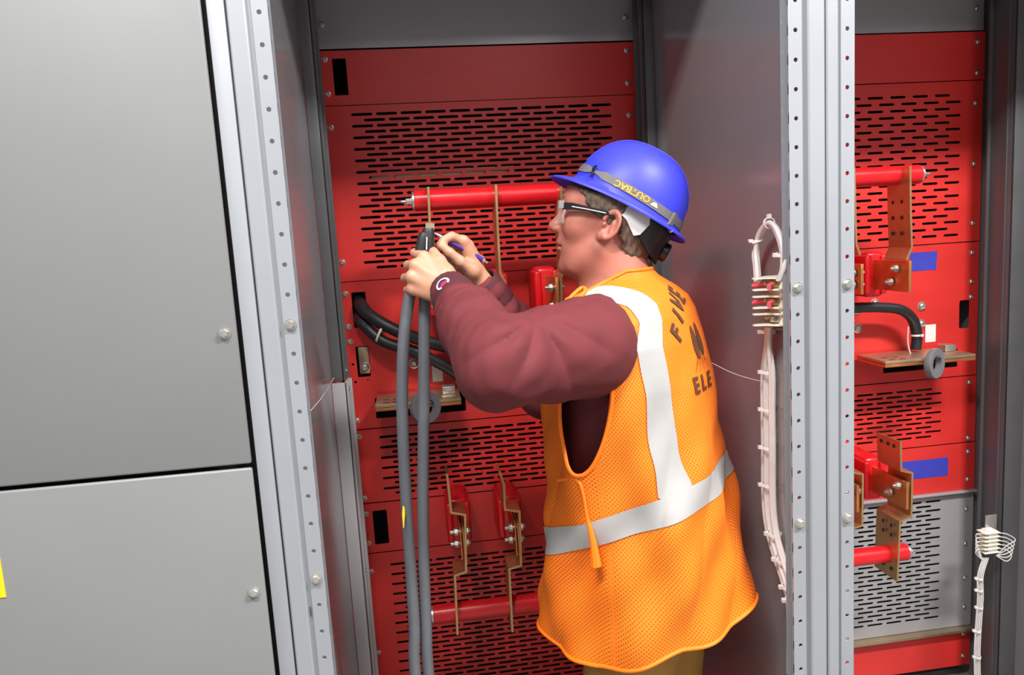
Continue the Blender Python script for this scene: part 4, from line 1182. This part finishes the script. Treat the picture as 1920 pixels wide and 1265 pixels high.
for i in range(len(rings)-1):
    for k in range(n): fs.append((i*n+k, i*n+(k+1) % n, (i+1)*n+(k+1) % n, (i+1)*n+k))
fs.append(tuple(range(n))); fs.append(tuple((len(rings)-1)*n+k for k in range(n)))
obj('shell', MB().add(vs, fs), M['hat'], hat, sharp=50)
# raised crown rib
rib = MB()
for s in (-1, 1):
    rib.tube([hp(*dome(0 if ph < PI/2 else PI, ph if ph < PI/2 else PI-ph, 0.0)) + HHL*0.016*s*math.sin(ph) for ph in np.linspace(0.35, PI-0.35, 30)], 0.0016, 6)
obj('crown_rib', rib, M['hat'], hat)
# elastic strap around the base of the dome
def strap_pt(th, zz_, off):
    ph = math.asin(max(0.0, zz_/H_)**(1/0.95)); x, y, z = dome(th, ph, off); return hp(x, y, zz_)
def zmid(th): return 0.020+0.006*math.cos(th)
mb = MB(); n2 = 96; vs = []; fs = []
for k in range(n2):
    th = 2*PI*k/n2
    w = 0.0085 if not (0.62 < th < 1.05) else 0.0085-0.0055*math.sin((th-0.62)/0.43*PI)
    for dz, off in ((-w, 0.0005), (-w, 0.0022), (w, 0.0022), (w, 0.0005)): vs.append(strap_pt(th, zmid(th)+dz, off))
for k in range(n2):
    j = (k+1) % n2
    for q in range(4): fs.append((k*4+q, k*4+(q+1) % 4, j*4+(q+1) % 4, j*4+q))
st = obj('elastic_strap', mb.add(vs, fs), M['strap'], hat, sharp=40)
def strap_text(v, f, th0, m, name):
    q = np.array(v); out = []
    for x, y, z in q: out.append(strap_pt(th0-x/0.112, zmid(th0)-y+0.0005, 0.0028))
    return obj(name, MB().add(out, f), m, st, fix=False, sharp=0)
v, f = text_mesh('OUTBAC', 0.0175, 0.0)
strap_text(v[:, [0, 1, 2]], f, 1.60, M['gold'], 'lettering')
blob = [(0.006*math.cos(t)*(1+0.45*math.sin(3*t)), 0.006*math.sin(t)*(1+0.35*math.cos(2*t)), 0) for t in np.linspace(0, 2*PI, 20, endpoint=False)]
strap_text(np.array([(0, 0, 0)]+blob), [(0, 1+i, 1+(i+1) % 20) for i in range(20)], 2.02, M['tab'], 'strap_mark')
kp = strap_pt(0.83, zmid(0.83), 0.004)
obj('knot', MB().tube([kp+HHU*0.012+HHL*0.003, kp+HHU*0.004+HHF*0.003, kp-HHU*0.006, kp-HHU*0.014+HHL*0.010], [0.0022, 0.0034, 0.0026, 0.0018], 8, smooth=4), M['blackp'], hat)
cp = strap_pt(2.45, zmid(2.45), 0.003)
dirc = unit(cp-hp(0, 0, zmid(2.45))); tq = np.cross(HHU, dirc)
obj('lamp_clip', MB().obox(cp+dirc*0.003-HHU*0.003, tq, HHU, dirc, 0.0055, 0.013, 0.0035), M['strap'], hat)
obj('hook', MB().tube([cp-HHU*0.016+dirc*0.003, cp-HHU*0.024+dirc*0.006, cp-HHU*0.028+dirc*0.012, cp-HHU*0.024+dirc*0.017], 0.0018, 8, smooth=4), M['zinc'], hat)
# suspension: sweat band, nape strap, side tab
def susp(th, z, r=0.0): return hp((0.100+r)*math.cos(th)-0.004, (0.083+r)*math.sin(th), z)
mb = MB(); vs = []; fs = []; ths = np.linspace(1.75, 2*PI-1.75, 40)
for th in ths:
    dz = np.interp(abs(th-PI), [0, 0.7, 1.4], [-0.078, -0.068, -0.034]); up = np.interp(abs(th-PI), [0, 1.4], [-0.020, 0.004])
    vs += [susp(th, dz, 0.004), susp(th, dz, 0.009), susp(th, up, 0.010), susp(th, up, 0.005)]
for k in range(39):
    for q in range(4): fs.append((k*4+q, k*4+(q+1) % 4, k*4+4+(q+1) % 4, k*4+4+q))
obj('nape_strap', MB().add(vs, fs), M['blackp'], hat, sharp=40)
kn = susp(PI, -0.046, 0.008)
obj('ratchet_knob', MB().revolve([(0.020, 0), (0.020, 0.010), (0.017, 0.013)], kn, -HHF, 18), M['blackp'], hat, sharp=40)
mb = MB(); vs = []; fs = []; ths = np.linspace(0.25, 1.8, 30)
for th in list(np.linspace(-1.8, 1.8, 50)): vs += [susp(th, -0.004, 0.0), susp(th, -0.004, 0.002), susp(th, 0.022, 0.002), susp(th, 0.022, 0.0)]
for k in range(49):
    for q in range(4): fs.append((k*4+q, k*4+(q+1) % 4, k*4+4+(q+1) % 4, k*4+4+q))
obj('sweat_band', MB().add(vs, fs), M['blackp'], hat, sharp=40)
tabp = [(1.36, 0.004), (1.40, -0.010), (1.44, -0.026), (1.52, -0.033), (1.60, -0.030), (1.70, -0.034), (1.95, -0.054), (2.05, -0.046), (2.12, -0.020), (2.05, -0.004), (1.9, 0.004)]
mb = MB(); m_ = len(tabp); cth, cz_ = np.mean([q[0] for q in tabp]), np.mean([q[1] for q in tabp])
vs = [susp(cth, cz_, 0.0125)]+[susp(a_, b_, 0.0125) for a_, b_ in tabp]+[susp(a_, b_, 0.0095) for a_, b_ in tabp]
fs = [(0, 1+i, 1+(i+1) % m_) for i in range(m_)]+[(1+i, 1+m_+i, 1+m_+(i+1) % m_, 1+(i+1) % m_) for i in range(m_)]
tb_ = obj('side_tab', MB().add(vs, fs), M['tab'], hat, sharp=40)
for a_, b_ in ((1.52, -0.022), (1.56, -0.012)): obj('rivet', MB().revolve([(0.0022, 0), (0.002, 0.001)], susp(a_, b_, 0.0125), susp(a_, b_, 1)-susp(a_, b_, 0), 10), M['blackp'], tb_)

# safety glasses ---------------------------------------------------------------------
gl = thing('safety_glasses', 'clear safety glasses with black temple arms on the face of the worker', 'glasses', hw(0.09, 0, 0.03))
for s in (1, -1):
    P = [hw(0.090, s*0.066, 0.036), hw(0.070, s*0.0755, 0.037), hw(0.035, s*0.0815, 0.034), hw(0.0, s*0.0835, 0.030), hw(-0.025, s*0.080, 0.018)]
    mb = MB(); vs = []; fs = []
    hts = [0.0085, 0.0080, 0.0055, 0.0040, 0.0035]
    for p, hgt in zip(P, hts): vs += [p-HUv*hgt-HL*s*0.0015, p-HUv*hgt+HL*s*0.0015, p+HUv*hgt*0.7+HL*s*0.0015, p+HUv*hgt*0.7-HL*s*0.0015]
    for k in range(4):
        for q in range(4): fs.append((k*4+q, k*4+(q+1) % 4, k*4+4+(q+1) % 4, k*4+4+q))
    fs += [(0, 1, 2, 3), (16, 17, 18, 19)]
    ar = obj('temple_arm', MB().add(vs, fs), M['blackp'], gl, sharp=40)
    obj('hinge', MB().obox(hw(0.093, s*0.066, 0.0375), HFv, HL, HUv, 0.005, 0.0035, 0.0075), M['zinc'], gl)
    sp = [p+HL*s*0.0022-HUv*0.002 for p in P[1:4]]
    obj('trim', MB().tube(sp, 0.0012, 6, smooth=4), M['tab'], ar)
mb = MB(); vs = []; fs = []; nu, nv = 24, 8
for i in range(nu+1):
    y = -0.066+0.132*i/nu
    for j in range(nv+1):
        t = j/nv; dip = 0.010*math.exp(-(y/0.010)**2)
        z = 0.046-(0.046+dip*0+0.0)*t*(1.0-0.45*math.exp(-(y/0.014)**2)); x = 0.111-0.022*(abs(y)/0.066)**2.4-0.004*t
        vs.append(hw(x, y, z))
for i in range(nu):
    for j in range(nv): a_ = i*(nv+1)+j; fs.append((a_, a_+1, a_+nv+2, a_+nv+1))
o = obj('lens', MB().add(vs, fs), M['lens'], gl, fix=False); so = o.modifiers.new('solid', 'SOLIDIFY'); so.thickness = 0.0018

# pen ----------------------------------------------------------------------------------
pa, pb = at(813, 436, 0.282), at(912, 491, 0.318); pd = unit(pb-pa); Lp = np.linalg.norm(pb-pa)
pen = thing('pen', 'purple and silver ballpoint pen in the far hand of the worker', 'pen', pa)
obj('barrel', MB().revolve([(0.0040, 0.018), (0.0046, 0.022), (0.0046, Lp-0.012), (0.0042, Lp-0.010)], pa, pd, 14), M['penb'], pen)
obj('tip', MB().revolve([(0.0008, 0), (0.0012, 0.003), (0.0030, 0.010), (0.0041, 0.018)], pa, pd, 14), M['zinc'], pen)
obj('button', MB().revolve([(0.0044, Lp-0.012), (0.0044, Lp-0.006), (0.0026, Lp-0.005), (0.0024, Lp+0.003)], pa, pd, 12), M['zinc'], pen)
upn = unit(_u-pd*(_u@pd))
obj('clip', MB().obox(pa+pd*(Lp-0.027)+upn*0.0062, pd, upn, np.cross(pd, upn), 0.018, 0.0008, 0.0018), M['zinc'], pen)

# the two grey cables in the hands ---------------------------------------------------------
RC = 0.0125
def grey_cable(label, pts, dy=0.0):
    P = [at(*q) for q in pts]; e = P[-1]
    P += [np.array([e[0]+0.01, e[1]+0.01, e[2]-0.30]), np.array([e[0]-0.02, e[1]+0.02, 0.30]), np.array([e[0]-0.06, e[1]+0.05, 0.09]), np.array([e[0]-0.16, e[1]+0.10+dy, RC+0.001]), np.array([e[0]-0.30, e[1]+0.12+dy*1.5, RC+0.001])]
    t = thing('power_cable', label, 'cable', P[-1])
    Q, _ = catmull(P, 12); obj('jacket', MB().tube(Q, RC, 18), M['cable'], t)
    return t, P
t, P = grey_cable('grey power cable bowed to the left, nearer the cabinet edge', [(789, 474, .262), (782, 510, .262), (767, 560, .258), (757, 640, .245), (754, 740, .235), (757, 850, .225), (763, 960, .22), (771, 1080, .22), (777, 1180, .22), (779, 1265, .22)])
ax0 = unit(P[0]-P[1])
obj('jacket_stripe', MB().tube([at(757, y_, .225-(y_-940)/2000)-np.array([0.0, RC*0.92, 0]) for y_ in (938, 960, 985)], [0.001, 0.0035, 0.001], 8, smooth=4), M['yellow'], t)['label'] = 'yellow smear on the jacket'
obj('heat_shrink', MB().tube([P[0]-ax0*0.012, P[0]+ax0*0.030, P[0]+ax0*0.042], [RC*1.06, RC*1.06, RC*0.8], 18), M['black'], t)
t, P = grey_cable('grey power cable hanging straight, with a black sleeved lug at its top', [(803, 440, .265), (802, 475, .265), (799, 520, .263), (796, 580, .258), (795, 700, .245), (794, 820, .235), (793, 940, .23), (795, 1060, .23), (799, 1170, .23), (804, 1265, .23)], 0.07)
ax0 = unit(P[0]-P[1])
obj('heat_shrink', MB().tube([P[0]-ax0*0.035, P[0]+ax0*0.006, P[0]+ax0*0.014], [RC*1.08, RC*1.08, RC*0.85], 18), M['black'], t)
obj('lug', MB().obox(P[0]+ax0*0.014+np.array([0.003, 0, 0]), unit(np.cross(ax0, (0, 1, 0))), (0, 1, 0), ax0, 0.009, 0.003, 0.010), M['tin'], t)
pl = at(800, 456, .262-RC); obj('printed_line', MB().obox(pl-np.array([0, 0.0016, 0]), unit(np.cross(ax0, (0, 1, 0))), (0, 1, 0), ax0, 0.0012, 0.0006, 0.013), M['cream'], t)
# ------------------------------------------------------------------ terminal block and harness on the right side sheet
def terminal_block(label, yc, z1, z0, x, proto=True):
    """moulded block on the sheet at x, barriers pointing into the bay"""
    t = thing('terminal_block', label, 'terminal block', (x, yc, z0))
    h = z1-z0
    mb = MB().box((x-0.022, yc-0.026, z0), (x-0.001, yc+0.026, z1), 0.003); obj('base', mb, M['cream'], t)
    frac = [1.0, 0.755, 0.61, 0.37, 0.235, 0.0]
    for f in frac:
        z = z0+h*f; mb = MB()
        pr = [(x-0.002, yc-0.030), (x-0.030, yc-0.030), (x-0.044, yc-0.012), (x-0.068, yc-0.004), (x-0.068, yc+0.004), (x-0.044, yc+0.014), (x-0.030, yc+0.030), (x-0.002, yc+0.030)]
        n = len(pr); vs = [(a, b, z-0.0016) for a, b in pr]+[(a, b, z+0.0016) for a, b in pr]
        fs = [tuple(range(n))[::-1], tuple(range(n, 2*n))]+[(i, (i+1) % n, n+(i+1) % n, n+i) for i in range(n)]
        obj('barrier', mb.add(vs, fs), M['cream'], t, sharp=30)
    for i, f in enumerate((0.86, 0.49, 0.12)):
        z = z0+h*f
        obj('jumper', MB().box((x-0.034, yc-0.018, z-0.006), (x-0.022, yc+0.018, z+0.006), 0.001), M['brass'] if i < 2 else M['zinc'], t)
        for sy in (-1, 1):
            c = (x-0.034, yc+sy*0.014, z)
            obj('screw', MB().revolve([(0.0055, 0), (0.0055, 0.004), (0.003, 0.005)], c, (-1, 0, 0), 12), M['zinc'], t)
            if i < 2:
                lug = MB().tube([(x-0.036, yc+sy*0.016, z), (x-0.046, yc+sy*0.024, z-0.002), (x-0.052, yc+sy*0.034, z-0.004)], [0.005, 0.0052, 0.0045], 10)
                obj('wire_lug', lug, M['pink'], t)
    return t
xw = XR-0.0005
ya = at(1446, 560, X=xw-0.03)[1]; za, zb = at(1446, 520, X=xw-0.03)[2], at(1446, 607, X=xw-0.03)[2]
terminal_block('cream terminal block with pink wire lugs on the right side sheet of the open bay', ya, za, zb, xw)
def bundle(label, paths, r=0.0052, m='wire'):
    t = thing('wire_bundle', label, 'wires', paths[0][-1])
    for p in paths: obj('wire', MB().tube(p, r, 10, smooth=7), M[m], t)
    return t
def wl(pts, dx): return [at(a, b, X=xw-d-dx) for a, b, d in pts]
loop = []
for k in range(3):
    o = k*4-4
    loop.append([at(a+o*(0.6 if i > 2 else -0.6), b+abs(o)*0.4, X=xw-d-0.004*(k % 2)) for i, (a, b, d) in enumerate([(1421, 528, .045), (1419, 500, .035), (1417, 470, .03), (1424, 440, .028), (1441, 418, .028), (1456, 430, .028), (1468, 465, .03), (1470, 500, .035), (1462, 525, .04)])])
bundle('loop of pale wires above the cream terminal block', loop)
def tie_at(label, px, py, d, r, n=(0, 0.05, 1), tail=None):
    return tie(label, at(px, py, X=xw-d), n, r, tail=tail if tail is not None else -_r)
tie_at('white cable tie at the crown of the wire loop', 1442, 418, .028, 0.010, (0, -1, 0.1), (0, 0, 1))
tie_at('white cable tie on the left limb of the wire loop', 1420, 452, .03, 0.0105, (-0.2, 0.2, 1))
tie_at('white cable tie on the right limb of the wire loop', 1467, 478, .03, 0.0105, (0.1, -0.2, 1))
har = []
HPX = [(1441, 612, .03), (1440, 650, .018), (1440, 700, .013), (1440, 770, .013), (1441, 840, .013), (1441, 910, .013), (1443, 960, .013), (1450, 1005, .013), (1463, 1050, .013), (1478, 1095, .013), (1488, 1140, .013), (1489, 1265, .013)]
for k in range(5):
    o = (k-2)*5.0
    har.append([at(a+o*(0.35 if i < 2 else 1.0), b+(o*0.35 if i > 5 else 0), X=xw-d-0.0045*(k % 2)) for i, (a, b, d) in enumerate(HPX)])
bundle('white wire harness tied down the right side sheet of the open bay', har, 0.0048)
TIES = [(1441, 622, 'just under the cream terminal block'), (1441, 697, 'second from the top of the white harness'), (1441, 767, 'third from the top of the white harness'), (1441, 838, 'fourth from the top of the white harness'), (1441, 908, 'fifth from the top of the white harness'),
        (1452, 1000, 'on the sloping part of the harness, upper'), (1466, 1048, 'on the sloping part of the harness, middle'), (1480, 1100, 'where the harness slips behind the post'), (1486, 1125, 'lowest on the harness beside the post')]
for px, py, w in TIES:
    tie_at('white cable tie '+w, px, py, .015, (0.0145, 0.0125), (0, -0.15 if py > 950 else 0.0, 1))
# second block in the right bay
xw2 = X2R-0.0005
yb2 = at(1856, 1015, X=xw2-0.03)[1]; z2a, z2b = at(1856, 985, X=xw2-0.03)[2], at(1856, 1048, X=xw2-0.03)[2]
t = thing('terminal_strip', 'small translucent terminal strip with looped wires in the right bay', 'terminal block', (xw2, yb2, z2b))
yq = 0.745
c = at(1858, 1015, yq)
obj('bracket', MB().box((c[0]+0.005, yq+0.03, c[2]-0.005), (c[0]+0.045, yq+0.033, c[2]+0.075), 0.001), M['zinc'], t)
for k in range(6):
    z = c[2]-0.035+k*0.013; pr = 0.028
    obj('barrier', MB().box((c[0]-0.030, yq-0.012, z), (c[0]+0.024, yq+0.028, z+0.003), 0.001), M['cream'], t)
obj('base', MB().box((c[0]-0.012, yq-0.004, c[2]-0.036), (c[0]+0.022, yq+0.03, c[2]+0.036), 0.003), M['nylon'], t)
for k in range(5):
    z = c[2]-0.029+k*0.013; x1 = c[0]+0.024
    obj('wire', MB().tube([(x1-0.002, yq, z+0.004), (x1+0.020, yq-0.012, z+0.002), (x1+0.034+0.003*k, yq-0.018, z-0.018), (x1+0.020, yq-0.014, z-0.036), (x1-0.006, yq-0.002, c[2]-0.048)], 0.0016, 8, smooth=7), M['wire'], t)
    obj('wire', MB().tube([(c[0]-0.026, yq, z+0.005), (c[0]-0.05, yq-0.008, z+0.012), (c[0]-0.058, yq-0.006, z+0.0), (c[0]-0.030, yq-0.002, c[2]-0.058)], 0.0016, 8, smooth=6), M['wire'], t)
hb = []
for k in range(4):
    o = (k-1.5)*3.2
    hb.append([at(a+o, b, yq+0.004*(k % 2)) for a, b in ((1848, 1045), (1838, 1080), (1838, 1120), (1834, 1180), (1832, 1230), (1833, 1300), (1833, 1400))])
bundle('thin white wire run below the terminal strip in the right bay', hb, 0.0026)
for py, w in ((1084, 'topmost on the thin wire run in the right bay'), (1106, 'second on the thin wire run in the right bay'), (1138, 'third on the thin wire run in the right bay'), (1182, 'fourth on the thin wire run in the right bay'), (1231, 'lowest on the thin wire run in the right bay')):
    tie('white cable tie '+w, at(1837 if py < 1150 else 1833, py, yq), (0, 0, 1), (0.009, 0.008), tail=-_r)
# stray cobweb threads
def thread(label, a, b):
    m = (a+b)/2-np.array([0, 0, 0.006])
    tag(obj('cobweb_thread', MB().tube([a, m, b], 0.0006, 5, smooth=8), M['paper']), label, 'thread')
thread('fine thread slanting from the left corner channel joint to the post', at(626, 708, 0.69), at(577, 776, 0.05))
thread('fine thread between the back of the vest and the wire harness', at(1326, 676, 0.20), at(1432, 716, X=xw-0.012))
